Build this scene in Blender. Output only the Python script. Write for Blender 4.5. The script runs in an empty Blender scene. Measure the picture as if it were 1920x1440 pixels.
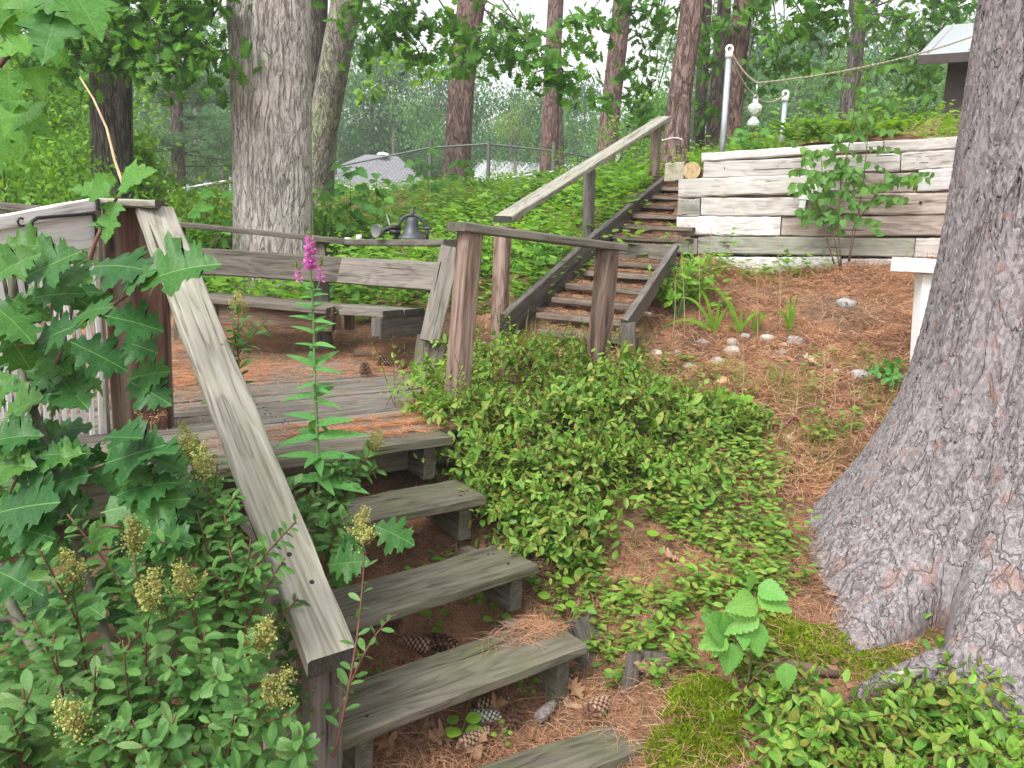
import bpy, bmesh, math, random
import numpy as np
from mathutils import Vector, Matrix, noise as mnoise
R = math.radians
random.seed(7); rng = np.random.default_rng(11)
scene = bpy.context.scene
col = scene.collection

# ------------------------------------------------------------------ camera
F_PX, CAM_Z = 1470.0, 0.9
PITCH, ROLL = math.atan(280 / F_PX), R(3.0)
cam_data = bpy.data.cameras.new('camera')
cam_data.sensor_fit = 'HORIZONTAL'; cam_data.sensor_width = 36.0
cam_data.lens = F_PX / 1920 * 36.0
cam_data.clip_start, cam_data.clip_end = 0.02, 2000
cam = bpy.data.objects.new('camera', cam_data); col.objects.link(cam)
FW = Vector((0, math.cos(PITCH), -math.sin(PITCH))); R0 = Vector((1, 0, 0)); U0 = R0.cross(FW)
RT = R0 * math.cos(ROLL) + U0 * math.sin(ROLL); UP = U0 * math.cos(ROLL) - R0 * math.sin(ROLL)
CAM = Vector((0, 0, CAM_Z))
m = Matrix((RT, UP, -FW)).transposed().to_4x4(); m.translation = CAM
cam.matrix_world = m
scene.camera = cam

# ------------------------------------------------------------------ light
SUN_EL, SUN_AZ = R(52), R(215)           # overcast, brighter from behind and left of the camera
world = bpy.data.worlds.new('World'); scene.world = world; world.use_nodes = True
wn = world.node_tree; wn.nodes.clear()
sky = wn.nodes.new('ShaderNodeTexSky'); sky.sky_type = 'NISHITA'; sky.sun_disc = False
sky.sun_elevation, sky.sun_rotation = SUN_EL, SUN_AZ
sky.air_density, sky.dust_density, sky.ozone_density = 1.0, 4.0, 1.0
hs = wn.nodes.new('ShaderNodeHueSaturation'); hs.inputs['Saturation'].default_value = 0.06
bg = wn.nodes.new('ShaderNodeBackground'); bg.inputs['Strength'].default_value = 0.15
wo = wn.nodes.new('ShaderNodeOutputWorld')
wn.links.new(sky.outputs[0], hs.inputs['Color']); wn.links.new(hs.outputs[0], bg.inputs['Color']); wn.links.new(bg.outputs[0], wo.inputs['Surface'])
sun_d = bpy.data.lights.new('sun', 'SUN'); sun_d.energy = 1.3; sun_d.angle = R(18); sun_d.color = (1.0, 0.965, 0.92)
sun = bpy.data.objects.new('sun', sun_d); col.objects.link(sun)
sd = Vector((math.sin(SUN_AZ) * math.cos(SUN_EL), math.cos(SUN_AZ) * math.cos(SUN_EL), math.sin(SUN_EL)))
sun.rotation_euler = sd.to_track_quat('Z', 'Y').to_euler(); sun.location = (-4, -6, 12)
scene.view_settings.view_transform = 'Standard'; scene.view_settings.look = 'None'
scene.view_settings.exposure = 1.26; scene.view_settings.gamma = 1.0; scene.view_settings.use_curve_mapping = False
scene.render.engine = 'CYCLES'
scene.cycles.use_denoising = True
scene.cycles.max_bounces = 8; scene.cycles.transparent_max_bounces = 8

# ------------------------------------------------------------------ pixel helpers (a photo pixel at a chosen real distance)
def ray(x, y): return FW + RT * ((x - 960) / F_PX) - UP * ((y - 720) / F_PX)
def P(x, y, Y):
    r = ray(x, y); return CAM + r * (Y / r.y)
def PZ(x, y, z):
    r = ray(x, y); return CAM + r * ((z - CAM_Z) / r.z)
def PPL(x, y, o, n):
    r = ray(x, y); return CAM + r * ((o - CAM).dot(n) / r.dot(n))

# ------------------------------------------------------------------ object helpers
def tag(o, label=None, cat=None, group=None, kind=None):
    if label: o['label'] = label
    if cat: o['category'] = cat
    if group: o['group'] = group
    if kind: o['kind'] = kind
    return o
def empty(name, loc, label=None, cat=None, group=None):
    o = bpy.data.objects.new(name, None); col.objects.link(o); o.location = loc; o.empty_display_size = 0.1
    o.matrix_world = Matrix.Translation(Vector(loc))
    return tag(o, label, cat, group)
def link(name, me, mat, parent=None, M=None):
    """one mesh object; M is its place in the world"""
    o = bpy.data.objects.new(name, me); col.objects.link(o)
    if mat is not None and len(me.materials) == 0:
        for mm in (mat if isinstance(mat, (list, tuple)) else [mat]): me.materials.append(mm)
    M = M if M is not None else Matrix.Identity(4)
    if parent is not None:
        o.parent = parent; o.matrix_basis = parent_world(parent).inverted() @ M
    else:
        o.matrix_basis = M
    WORLD[o.name] = M.copy()
    return o
WORLD = {}
def parent_world(o):
    return WORLD[o.name] if o.name in WORLD else o.matrix_basis.copy()
def pmesh(name, v, f, smooth=False, mats=None):
    me = bpy.data.meshes.new(name); me.from_pydata([tuple(a) for a in v], [], [tuple(a) for a in f])
    if smooth: me.polygons.foreach_set('use_smooth', [True] * len(me.polygons))
    me.update(); return me
def tmesh(name, V, T, smooth=False):
    """mesh of triangles from arrays"""
    me = bpy.data.meshes.new(name); V = np.ascontiguousarray(V, dtype=np.float32); T = np.ascontiguousarray(T, dtype=np.int32)
    me.vertices.add(len(V)); me.vertices.foreach_set('co', V.ravel())
    me.loops.add(T.size); me.loops.foreach_set('vertex_index', T.ravel())
    me.polygons.add(len(T)); me.polygons.foreach_set('loop_start', np.arange(0, T.size, 3, dtype=np.int32))
    if smooth: me.polygons.foreach_set('use_smooth', np.ones(len(T), dtype=bool))
    me.update(calc_edges=True); return me
class MB:
    """collects simple shapes into one mesh"""
    def __init__(s): s.v = []; s.f = []
    def add(s, v, f):
        b = len(s.v); s.v += [tuple(a) for a in v]; s.f += [tuple(i + b for i in q) for q in f]; return s
    def box(s, c, d, rz=0.0, tilt=None):
        c = Vector(c); x, y, z = d[0] / 2, d[1] / 2, d[2] / 2; M = Matrix.Rotation(rz, 3, 'Z')
        if tilt is not None: M = tilt @ M
        v = [c + M @ Vector((a * x, b * y, e * z)) for a in (-1, 1) for b in (-1, 1) for e in (-1, 1)]
        return s.add(v, [(0, 1, 3, 2), (4, 6, 7, 5), (0, 4, 5, 1), (2, 3, 7, 6), (0, 2, 6, 4), (1, 5, 7, 3)])
    def tube(s, pts, r, n=8, caps=True):
        pts = [Vector(p) for p in pts]; r = r if isinstance(r, (list, tuple)) else [r] * len(pts)
        V = []; prev = None
        for i, p in enumerate(pts):
            d = (pts[min(i + 1, len(pts) - 1)] - pts[max(i - 1, 0)]).normalized()
            a = (prev if prev is not None else (Vector((1, 0, 0)) if abs(d.x) < .9 else Vector((0, 1, 0))))
            a = (a - d * a.dot(d)).normalized(); prev = a; b = d.cross(a)
            V += [p + (a * math.cos(2 * math.pi * k / n) + b * math.sin(2 * math.pi * k / n)) * r[i] for k in range(n)]
        Fc = [(i * n + k, i * n + (k + 1) % n, (i + 1) * n + (k + 1) % n, (i + 1) * n + k) for i in range(len(pts) - 1) for k in range(n)]
        if caps: Fc += [tuple(range(n))[::-1], tuple(range((len(pts) - 1) * n, len(pts) * n))]
        return s.add(V, Fc)
    def lathe(s, prof, c=(0, 0, 0), n=20):
        c = Vector(c); V = [c + Vector((r * math.cos(2 * math.pi * k / n), r * math.sin(2 * math.pi * k / n), z)) for r, z in prof for k in range(n)]
        Fc = [(i * n + k, i * n + (k + 1) % n, (i + 1) * n + (k + 1) % n, (i + 1) * n + k) for i in range(len(prof) - 1) for k in range(n)]
        return s.add(V, Fc)
    def build(s, name, mat, parent=None, smooth=False, M=None):
        """vertices are in world space: the mesh is moved to its own origin"""
        if M is None:
            c = sum((Vector(a) for a in s.v), Vector()) / len(s.v)
            v = [Vector(a) - c for a in s.v]; M = Matrix.Translation(c)
        else: v = s.v
        return link(name, pmesh(name, v, s.f, smooth), mat, parent, M)

# ------------------------------------------------------------------ materials
def nodemat(name):
    mt = bpy.data.materials.new(name); mt.use_nodes = True; nt = mt.node_tree; nt.nodes.clear()
    out = nt.nodes.new('ShaderNodeOutputMaterial'); b = nt.nodes.new('ShaderNodeBsdfPrincipled')
    nt.links.new(b.outputs[0], out.inputs['Surface'])
    return mt, nt, b, out
def N(nt, t, **kw):
    n = nt.nodes.new(t)
    for k, v in kw.items():
        if k in n.inputs: n.inputs[k].default_value = v
        else: setattr(n, k, v)
    return n
def ramp(nt, stops, src=None, interp='LINEAR'):
    n = nt.nodes.new('ShaderNodeValToRGB'); cr = n.color_ramp; cr.interpolation = interp
    while len(cr.elements) < len(stops): cr.elements.new(0.5)
    for e, (p, c) in zip(cr.elements, stops):
        e.position = p; e.color = (*c, 1) if len(c) == 3 else c
    if src is not None: nt.links.new(src, n.inputs[0])
    return n
def g(v): return (v, v, v)
def mixc(nt, fac, a, b, mode='MIX'):
    n = nt.nodes.new('ShaderNodeMix'); n.data_type = 'RGBA'; n.blend_type = mode
    for i, v in ((0, fac), (6, a), (7, b)):
        if isinstance(v, bpy.types.NodeSocket): nt.links.new(v, n.inputs[i])
        elif i == 0: n.inputs[0].default_value = v
        else: n.inputs[i].default_value = (*v, 1)
    return n.outputs[2]
def math_(nt, op, a, b=0.0):
    n = nt.nodes.new('ShaderNodeMath'); n.operation = op
    for i, v in ((0, a), (1, b)):
        if isinstance(v, bpy.types.NodeSocket): nt.links.new(v, n.inputs[i])
        else: n.inputs[i].default_value = v
    return n.outputs[0]
def coords(nt, scale=(1, 1, 1), rand=True):
    tc = nt.nodes.new('ShaderNodeTexCoord'); mp = nt.nodes.new('ShaderNodeMapping'); mp.inputs['Scale'].default_value = scale
    src = tc.outputs['Object']
    if rand:
        oi = nt.nodes.new('ShaderNodeObjectInfo'); cx = nt.nodes.new('ShaderNodeCombineXYZ')
        nt.links.new(math_(nt, 'MULTIPLY', oi.outputs['Random'], 37.0), cx.inputs[0]); nt.links.new(math_(nt, 'MULTIPLY', oi.outputs['Random'], 11.3), cx.inputs[1])
        nt.links.new(math_(nt, 'MULTIPLY', oi.outputs['Random'], 5.7), cx.inputs[2])
        ad = nt.nodes.new('ShaderNodeVectorMath'); ad.operation = 'ADD'; nt.links.new(src, ad.inputs[0]); nt.links.new(cx.outputs[0], ad.inputs[1]); src = ad.outputs[0]
    nt.links.new(src, mp.inputs['Vector']); return mp.outputs[0]
def wood(name, light, mid, dark, lichen=None, lichen_amt=0.3, rough=0.85, grain=1.0, streak=None, bump=0.35):
    mt, nt, b, out = nodemat(name)
    L = nt.links
    # broad cathedral figure
    n1 = N(nt, 'ShaderNodeTexNoise', Scale=1.0, Detail=3.0, Roughness=0.5); L.new(coords(nt, (1.1, 7 * grain, 7 * grain)), n1.inputs['Vector'])
    rings = math_(nt, 'FRACT', math_(nt, 'MULTIPLY', n1.outputs['Fac'], 11.0))
    # fibres
    n2 = N(nt, 'ShaderNodeTexNoise', Scale=1.0, Detail=5.0, Roughness=0.65); L.new(coords(nt, (2.5, 110 * grain, 110 * grain)), n2.inputs['Vector'])
    n3 = N(nt, 'ShaderNodeTexNoise', Scale=1.0, Detail=4.0, Roughness=0.6); L.new(coords(nt, (1.3, 26 * grain, 26 * grain)), n3.inputs['Vector'])
    rr = ramp(nt, [(0.0, g(.25)), (0.55, g(.62)), (0.85, g(.5)), (1.0, g(.2))], rings)
    v = math_(nt, 'ADD', math_(nt, 'MULTIPLY', rr.outputs[0], 0.35), math_(nt, 'ADD', math_(nt, 'MULTIPLY', n2.outputs['Fac'], 0.45), math_(nt, 'MULTIPLY', n3.outputs['Fac'], 0.5)))
    cr = ramp(nt, [(0.44, dark), (0.60, mid), (0.78, light)], v)
    c = cr.outputs[0]
    oi = nt.nodes.new('ShaderNodeObjectInfo')
    c = mixc(nt, 1.0, c, ramp(nt, [(0, g(.80)), (1, g(1.12))], oi.outputs['Random']).outputs[0], 'MULTIPLY')
    if streak:
        n5 = N(nt, 'ShaderNodeTexNoise', Scale=1.0, Detail=3.0); L.new(coords(nt, (.9, 14, 14)), n5.inputs['Vector'])
        c = mixc(nt, ramp(nt, [(.48, g(0)), (.62, g(.85))], n5.outputs['Fac']).outputs[0], c, streak)
    if lichen:
        n4 = N(nt, 'ShaderNodeTexNoise', Scale=5.0, Detail=6.0, Roughness=0.7); L.new(coords(nt, (0.8, 1.4, 1.4)), n4.inputs['Vector'])
        c = mixc(nt, ramp(nt, [(.45, g(0)), (.72, g(lichen_amt * 2))], n4.outputs['Fac']).outputs[0], c, lichen)
    # knots
    vk = N(nt, 'ShaderNodeTexVoronoi', Scale=1.0); L.new(coords(nt, (2.2, 9, 9)), vk.inputs['Vector'])
    c = mixc(nt, ramp(nt, [(.05, g(.9)), (.10, g(.35)), (.17, g(0))], vk.outputs['Distance']).outputs[0], c, dark)
    # checks: thin dark cracks along the grain
    ck = N(nt, 'ShaderNodeTexNoise', Scale=1.0, Detail=2.0); L.new(coords(nt, (1.6, 55 * grain, 55 * grain)), ck.inputs['Vector'])
    crack = ramp(nt, [(.27, g(1)), (.33, g(0))], ck.outputs['Fac']).outputs[0]
    c = mixc(nt, crack, c, tuple(d * .45 for d in dark))
    L.new(c, b.inputs['Base Color']); b.inputs['Roughness'].default_value = rough; b.inputs['Specular IOR Level'].default_value = 0.25
    h = math_(nt, 'SUBTRACT', math_(nt, 'ADD', math_(nt, 'MULTIPLY', n2.outputs['Fac'], .6), math_(nt, 'MULTIPLY', rr.outputs[0], .5)), math_(nt, 'MULTIPLY', crack, 1.2))
    bp = N(nt, 'ShaderNodeBump', Strength=bump, Distance=0.006); L.new(h, bp.inputs['Height']); L.new(bp.outputs[0], b.inputs['Normal'])
    return mt
def endgrain(name, light, dark):
    mt, nt, b, out = nodemat(name); L = nt.links
    w = N(nt, 'ShaderNodeTexWave', wave_type='RINGS', rings_direction='X', Scale=28.0, Distortion=2.0, Detail=2.0); L.new(coords(nt, (1, 1, 1), False), w.inputs['Vector'])
    n = N(nt, 'ShaderNodeTexNoise', Scale=40.0, Detail=4.0); L.new(coords(nt), n.inputs['Vector'])
    L.new(ramp(nt, [(.2, dark), (.9, light)], math_(nt, 'ADD', math_(nt, 'MULTIPLY', w.outputs['Fac'], .16), math_(nt, 'MULTIPLY', n.outputs['Fac'], .85))).outputs[0], b.inputs['Base Color'])
    b.inputs['Roughness'].default_value = .95; b.inputs['Specular IOR Level'].default_value = .1
    bp = N(nt, 'ShaderNodeBump', Strength=.3, Distance=.004); L.new(n.outputs['Fac'], bp.inputs['Height']); L.new(bp.outputs[0], b.inputs['Normal'])
    return mt
def leafmat(name, cols, trans=0.35, rough=0.5, spec=0.35, island=True, vein=None, spots=True, objrand=False, tint=(1.5, 1.45, .55)):
    """leaf: colour varies leaf by leaf, light passes through"""
    mt, nt, b, out = nodemat(name); L = nt.links
    src = (nt.nodes.new('ShaderNodeObjectInfo').outputs['Random'] if objrand else nt.nodes.new('ShaderNodeNewGeometry').outputs['Random Per Island'])
    k = len(cols) - 1
    c = ramp(nt, [(i / k, cc) for i, cc in enumerate(cols)], src).outputs[0]
    n = N(nt, 'ShaderNodeTexNoise', Scale=22.0 if objrand else 9.0, Detail=3.0); L.new(coords(nt), n.inputs['Vector'])
    c = mixc(nt, 1.0, c, ramp(nt, [(.3, g(.72)), (.7, g(1.2))], n.outputs['Fac']).outputs[0], 'MULTIPLY')
    if vein:
        tc = nt.nodes.new('ShaderNodeTexCoord'); sx = nt.nodes.new('ShaderNodeSeparateXYZ'); L.new(tc.outputs['Object'], sx.inputs[0])
        ax = math_(nt, 'ABSOLUTE', sx.outputs[0])
        mid = ramp(nt, [(.004, g(.8)), (.010, g(0))], ax).outputs[0]
        side = math_(nt, 'FRACT', math_(nt, 'MULTIPLY', math_(nt, 'SUBTRACT', sx.outputs[1], math_(nt, 'MULTIPLY', ax, .8)), 6.5))
        sv = ramp(nt, [(.0, g(.25)), (.05, g(0)), (.95, g(0)), (1.0, g(.25))], side).outputs[0]
        c = mixc(nt, math_(nt, 'MAXIMUM', mid, sv), c, vein)
    if spots:
        sp = N(nt, 'ShaderNodeTexNoise', Scale=34.0 if objrand else 60.0, Detail=2.0); L.new(coords(nt), sp.inputs['Vector'])
        c = mixc(nt, ramp(nt, [(.74, g(0)), (.78, g(.8))], sp.outputs['Fac']).outputs[0], c, (.30, .20, .07))
    L.new(c, b.inputs['Base Color']); b.inputs['Roughness'].default_value = rough; b.inputs['Specular IOR Level'].default_value = spec * .45
    tr = nt.nodes.new('ShaderNodeBsdfTranslucent'); L.new(mixc(nt, 1.0, c, tint, 'MULTIPLY'), tr.inputs['Color'])
    mx = nt.nodes.new('ShaderNodeMixShader'); mx.inputs[0].default_value = trans
    L.new(b.outputs[0], mx.inputs[1]); L.new(tr.outputs[0], mx.inputs[2]); L.new(mx.outputs[0], out.inputs['Surface'])
    return mt
def plain(name, c, rough=.6, metal=0.0, var=.25, scale=14.0, spec=.4, bump=0.0, c2=None):
    mt, nt, b, out = nodemat(name); L = nt.links
    n = N(nt, 'ShaderNodeTexNoise', Scale=scale, Detail=6.0, Roughness=.65); L.new(coords(nt), n.inputs['Vector'])
    lo = c2 if c2 else tuple(x * (1 - var) for x in c)
    L.new(ramp(nt, [(.35, lo), (.68, tuple(min(1, x * (1 + var * .5)) for x in c))], n.outputs['Fac']).outputs[0], b.inputs['Base Color'])
    b.inputs['Roughness'].default_value = rough; b.inputs['Metallic'].default_value = metal; b.inputs['Specular IOR Level'].default_value = spec
    if bump:
        bp = N(nt, 'ShaderNodeBump', Strength=bump, Distance=.01); L.new(n.outputs['Fac'], bp.inputs['Height']); L.new(bp.outputs[0], b.inputs['Normal'])
    return mt
def bark(name, plate, plate2, furrow, patch=None, su=9.0, sv=2.0, depth=.014, lichen=None, disp=True, fl_=(46, 46, 20), crack_w=.07, rough2=1.0, crack_a=.85):
    """flaky ridges split by long uneven dark cracks; the relief is real displacement on a dense trunk"""
    mt, nt, b, out = nodemat(name); L = nt.links
    def ridge(su_, sv_, det, dist):
        n = N(nt, 'ShaderNodeTexNoise', Scale=1.0, Detail=det, Roughness=.55, Distortion=dist); L.new(coords(nt, (su_, su_, sv_), False), n.inputs['Vector'])
        return math_(nt, 'ABSOLUTE', math_(nt, 'MULTIPLY', math_(nt, 'SUBTRACT', n.outputs['Fac'], .5), 2.0))
    ra = ridge(su, sv, 3.0, .5); rb = ridge(su * 2.1, sv * 2.4, 4.0, .8)
    where = N(nt, 'ShaderNodeTexNoise', Scale=1.0, Detail=2.0); L.new(coords(nt, (4, 4, 2.2), False), where.inputs['Vector'])
    ca = ramp(nt, [(0.0, g(1)), (crack_w, g(.55)), (crack_w * 2.6, g(0))], ra).outputs[0]
    cb = math_(nt, 'MULTIPLY', ramp(nt, [(0.0, g(1)), (crack_w * 1.5, g(0))], rb).outputs[0], ramp(nt, [(.38, g(.15)), (.6, g(.9))], where.outputs['Fac']).outputs[0])
    crack = math_(nt, 'MAXIMUM', ca, cb)
    nd = N(nt, 'ShaderNodeTexNoise', Scale=1.0, Detail=4.0, Roughness=.7); L.new(coords(nt, tuple(q * .55 for q in fl_), False), nd.inputs['Vector'])
    ad = nt.nodes.new('ShaderNodeVectorMath'); ad.operation = 'MULTIPLY_ADD'; L.new(nd.outputs['Color'], ad.inputs[0]); ad.inputs[1].default_value = (2.6, 2.6, 2.6); L.new(coords(nt, fl_, False), ad.inputs[2])
    vc = N(nt, 'ShaderNodeTexVoronoi', feature='F1', Scale=1.0); L.new(ad.outputs[0], vc.inputs['Vector'])
    cv = nt.nodes.new('ShaderNodeSeparateColor'); L.new(vc.outputs['Color'], cv.inputs[0])
    fine = N(nt, 'ShaderNodeTexNoise', Scale=1.0, Detail=6.0, Roughness=.7); L.new(coords(nt, (90, 90, 42), False), fine.inputs['Vector'])
    broad = N(nt, 'ShaderNodeTexNoise', Scale=1.0, Detail=5.0, Roughness=.6); L.new(coords(nt, (3.2, 3.2, 1.5), False), broad.inputs['Vector'])
    v = math_(nt, 'ADD', math_(nt, 'MULTIPLY', cv.outputs[1], .45), math_(nt, 'ADD', math_(nt, 'MULTIPLY', fine.outputs['Fac'], .55), math_(nt, 'MULTIPLY', broad.outputs['Fac'], .25)))
    c = ramp(nt, [(.38, plate2), (.86, plate)], v).outputs[0]
    if patch:
        pn = N(nt, 'ShaderNodeTexNoise', Scale=1.0, Detail=3.0, Distortion=.6); L.new(coords(nt, (15, 15, 8), False), pn.inputs['Vector'])
        c = mixc(nt, ramp(nt, [(.60, g(0)), (.66, g(.5))], pn.outputs['Fac']).outputs[0], c, patch)
    if lichen:
        ln = N(nt, 'ShaderNodeTexNoise', Scale=3.4, Detail=7.0, Roughness=.7); L.new(coords(nt, (1, 1, .7), False), ln.inputs['Vector'])
        c = mixc(nt, ramp(nt, [(.48, g(0)), (.6, g(.8))], ln.outputs['Fac']).outputs[0], c, lichen)
    c = mixc(nt, math_(nt, 'MULTIPLY', crack, crack_a), c, furrow)
    L.new(c, b.inputs['Base Color']); b.inputs['Roughness'].default_value = .93; b.inputs['Specular IOR Level'].default_value = .15
    h = math_(nt, 'SUBTRACT', math_(nt, 'ADD', math_(nt, 'MULTIPLY', cv.outputs[0], .45 * rough2), math_(nt, 'ADD', math_(nt, 'MULTIPLY', fine.outputs['Fac'], .7 * rough2), math_(nt, 'MULTIPLY', broad.outputs['Fac'], .25))), crack)
    if disp:
        dn = N(nt, 'ShaderNodeDisplacement', Midlevel=.6, Scale=depth); L.new(h, dn.inputs['Height']); L.new(dn.outputs[0], out.inputs['Displacement'])
        mt.displacement_method = 'BOTH'
    else:
        bp = N(nt, 'ShaderNodeBump', Strength=1.0, Distance=depth * 1.4); L.new(h, bp.inputs['Height']); L.new(bp.outputs[0], b.inputs['Normal'])
    return mt

M = {}
M['rail'] = wood('grey weathered rail wood', (.43, .41, .36), (.29, .27, .23), (.105, .09, .07), (.25, .26, .15), .25, bump=.5)
M['tread'] = wood('mossy grey tread wood', (.175, .158, .125), (.108, .096, .074), (.034, .028, .021), (.105, .12, .045), .34, bump=.6)
M['deck'] = wood('grey deck board wood', (0.224, 0.200, 0.176), (0.140, 0.124, 0.108), (0.048, 0.040, 0.034), (0.160, 0.160, 0.096), .15, bump=.45)
M['bench'] = wood('brown grey bench wood', (0.170, 0.149, 0.123), (0.098, 0.083, 0.068), (0.034, 0.027, 0.022), (0.136, 0.136, 0.085), .15)
M['benchred'] = wood('brown bench apron wood', (0.216, 0.149, 0.108), (0.135, 0.086, 0.059), (0.041, 0.024, 0.016), None)
M['post'] = wood('pinkish brown post wood', (.285, .215, .178), (.165, .112, .088), (.052, .026, .016), None, grain=.8)
M['darkpost'] = wood('dark brown stained post wood', (.085, .042, .028), (.05, .022, .014), (.015, .008, .006), None, streak=(.16, .12, .085))
M['white'] = wood('white washed wood', (.58, .565, .555), (.48, .46, .445), (.30, .28, .265), None, bump=.4)
M['panelwhite'] = wood('white panel wood', (.84, .83, .82), (.70, .68, .67), (.36, .33, .32), None, bump=.4)
M['steptread'] = wood('red brown stair tread wood', (.20, .165, .135), (.125, .095, .075), (.045, .032, .025), (.12, .10, .06), .2)
M['timber'] = wood('bleached timber', (.50, .475, .45), (.38, .355, .33), (.19, .165, .15), (.35, .35, .29), .2, bump=.6, grain=.7)
M['timberbrown'] = wood('brown bleached timber', (.44, .385, .345), (.30, .25, .215), (.11, .08, .065), (.12, .075, .055), .2, bump=.6, grain=.7)
M['timbergreen'] = wood('greenish bleached timber', (0.395, 0.386, 0.344), (0.286, 0.277, 0.235), (0.151, 0.143, 0.118), (0.286, 0.302, 0.202), .25, bump=.5, grain=.7)
M['stringer'] = wood('grey stringer wood', (0.170, 0.153, 0.140), (0.106, 0.093, 0.085), (0.043, 0.036, 0.031), (0.102, 0.102, 0.076), .2)
M['end'] = endgrain('grey end grain', (.17, .155, .125), (.05, .043, .034))
M['enddark'] = endgrain('dark end grain', (.085, .08, .07), (.02, .018, .016))
M['endlight'] = endgrain('pale yellow end grain', (.55, .45, .28), (.25, .17, .08))
M['oak'] = leafmat('oak leaf', [(.027, .10, .027), (.037, .125, .031), (.050, .15, .032), (.070, .18, .034)], .28, .42, .45, vein=(.16, .30, .09), objrand=True)
M['oakcrown'] = leafmat('oak crown leaf', [(.045, .13, .025), (.07, .18, .032), (.10, .25, .04), (.15, .32, .045)], .42, .5, .3)
M['maple'] = leafmat('maple leaf', [(.065, .20, .045), (.095, .25, .05), (.13, .31, .055)], .42, .45, .35, objrand=True, vein=(.17, .30, .10))
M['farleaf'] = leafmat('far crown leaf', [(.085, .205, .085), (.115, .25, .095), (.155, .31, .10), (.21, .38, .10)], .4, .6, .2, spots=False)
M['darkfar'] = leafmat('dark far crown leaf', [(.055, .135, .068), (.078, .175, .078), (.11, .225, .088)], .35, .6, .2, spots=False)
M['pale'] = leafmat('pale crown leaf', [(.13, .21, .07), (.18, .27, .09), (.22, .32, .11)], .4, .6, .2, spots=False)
M['shrubleaf'] = leafmat('shrub leaf', [(.085, .22, .03), (.125, .29, .04), (.18, .36, .05), (.25, .43, .06)], .42, .5, .3)
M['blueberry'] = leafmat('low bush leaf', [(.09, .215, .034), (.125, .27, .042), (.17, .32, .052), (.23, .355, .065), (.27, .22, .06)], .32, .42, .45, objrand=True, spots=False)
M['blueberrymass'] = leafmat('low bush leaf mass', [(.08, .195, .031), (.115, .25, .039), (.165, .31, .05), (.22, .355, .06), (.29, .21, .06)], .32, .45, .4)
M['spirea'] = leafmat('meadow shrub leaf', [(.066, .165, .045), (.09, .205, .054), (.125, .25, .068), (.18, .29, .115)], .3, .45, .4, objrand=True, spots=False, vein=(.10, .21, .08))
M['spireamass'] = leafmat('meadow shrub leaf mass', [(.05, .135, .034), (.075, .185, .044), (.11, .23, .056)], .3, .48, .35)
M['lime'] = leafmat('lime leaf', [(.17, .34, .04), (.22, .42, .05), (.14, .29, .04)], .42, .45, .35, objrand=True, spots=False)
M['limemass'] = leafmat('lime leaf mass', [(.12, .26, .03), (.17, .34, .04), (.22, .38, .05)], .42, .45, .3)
M['birch'] = leafmat('birch leaf', [(.10, .25, .06), (.135, .30, .07), (.17, .34, .08)], .38, .45, .4, objrand=True, spots=False)
M['seedling'] = leafmat('seedling leaf', [(.13, .33, .075), (.16, .38, .085), (.19, .36, .08)], .38, .45, .35, objrand=True, spots=False, vein=(.26, .42, .16))
M['grass'] = leafmat('grass blade', [(.10, .20, .035), (.16, .24, .05), (.26, .25, .09), (.30, .24, .11)], .35, .55, .25, spots=False)
M['loose'] = leafmat('loosestrife leaf', [(.09, .28, .075), (.115, .32, .085), (.15, .36, .10)], .35, .45, .4, objrand=True, spots=False, vein=(.14, .30, .10))
M['fern'] = leafmat('fern leaf', [(.12, .27, .03), (.17, .34, .04), (.22, .36, .05)], .4, .5, .3, spots=False)
M['pineneedle'] = leafmat('green pine needles', [(.075, .15, .09), (.10, .19, .105), (.14, .24, .12)], .3, .55, .2, spots=False)
M['moss'] = leafmat('moss', [(.13, .20, .014), (.19, .27, .018), (.25, .33, .025)], .3, .8, .1, spots=False)
M['needle'] = leafmat('fallen needles', [(.27, .125, .07), (.39, .195, .11), (.48, .27, .165), (.54, .34, .22)], .12, .7, .2, spots=False)
M['needleorange'] = leafmat('fresh orange needles', [(.34, .13, .055), (.46, .20, .09), (.52, .27, .14)], .12, .7, .2, spots=False)
M['deadleaf'] = leafmat('dead leaf', [(.26, .15, .085), (.36, .23, .14), (.44, .32, .22)], .15, .75, .2, objrand=True, spots=True)
M['deadmass'] = leafmat('dead leaf litter', [(.16, .085, .05), (.24, .13, .075), (.33, .21, .13)], .12, .8, .15, spots=False)
M['pink'] = leafmat('magenta petals', [(.72, .18, .56), (.80, .26, .64), (.70, .24, .66)], .35, .5, .2, spots=False, tint=(1.2, .9, 1.2))
M['bud'] = leafmat('green buds', [(.18, .26, .08), (.24, .30, .12), (.26, .22, .10)], .2, .7, .2, spots=False)
M['panicle'] = leafmat('seed panicle', [(.28, .32, .09), (.34, .36, .12), (.30, .23, .10)], .2, .8, .15, spots=False)
M['stem'] = plain('brown stem', (.13, .085, .055), .8, var=.4)
M['redstem'] = plain('red brown stem', (.12, .045, .032), .7, var=.35)
M['greenstem'] = plain('green stem', (.11, .20, .06), .6, var=.3)
M['greystem'] = plain('grey sapling bark', (.115, .11, .08), .85, var=.35, scale=30, bump=.4)
M['straw'] = plain('dry stalk', (.42, .31, .19), .8, var=.3)
M['bigpine'] = bark('red pine bark', (.315, .285, .29), (.145, .128, .130), (.075, .062, .062), patch=(.30, .175, .145), su=13, sv=2.6, depth=.0085, fl_=(84, 84, 46), crack_w=.022, rough2=1.35, crack_a=.6)
M['pinebark'] = bark('grey pine bark', (.54, .495, .47), (.32, .285, .265), (.12, .098, .088), patch=(.42, .32, .28), su=14, sv=1.9, depth=.011, fl_=(32, 32, 9), crack_w=.045)
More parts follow.
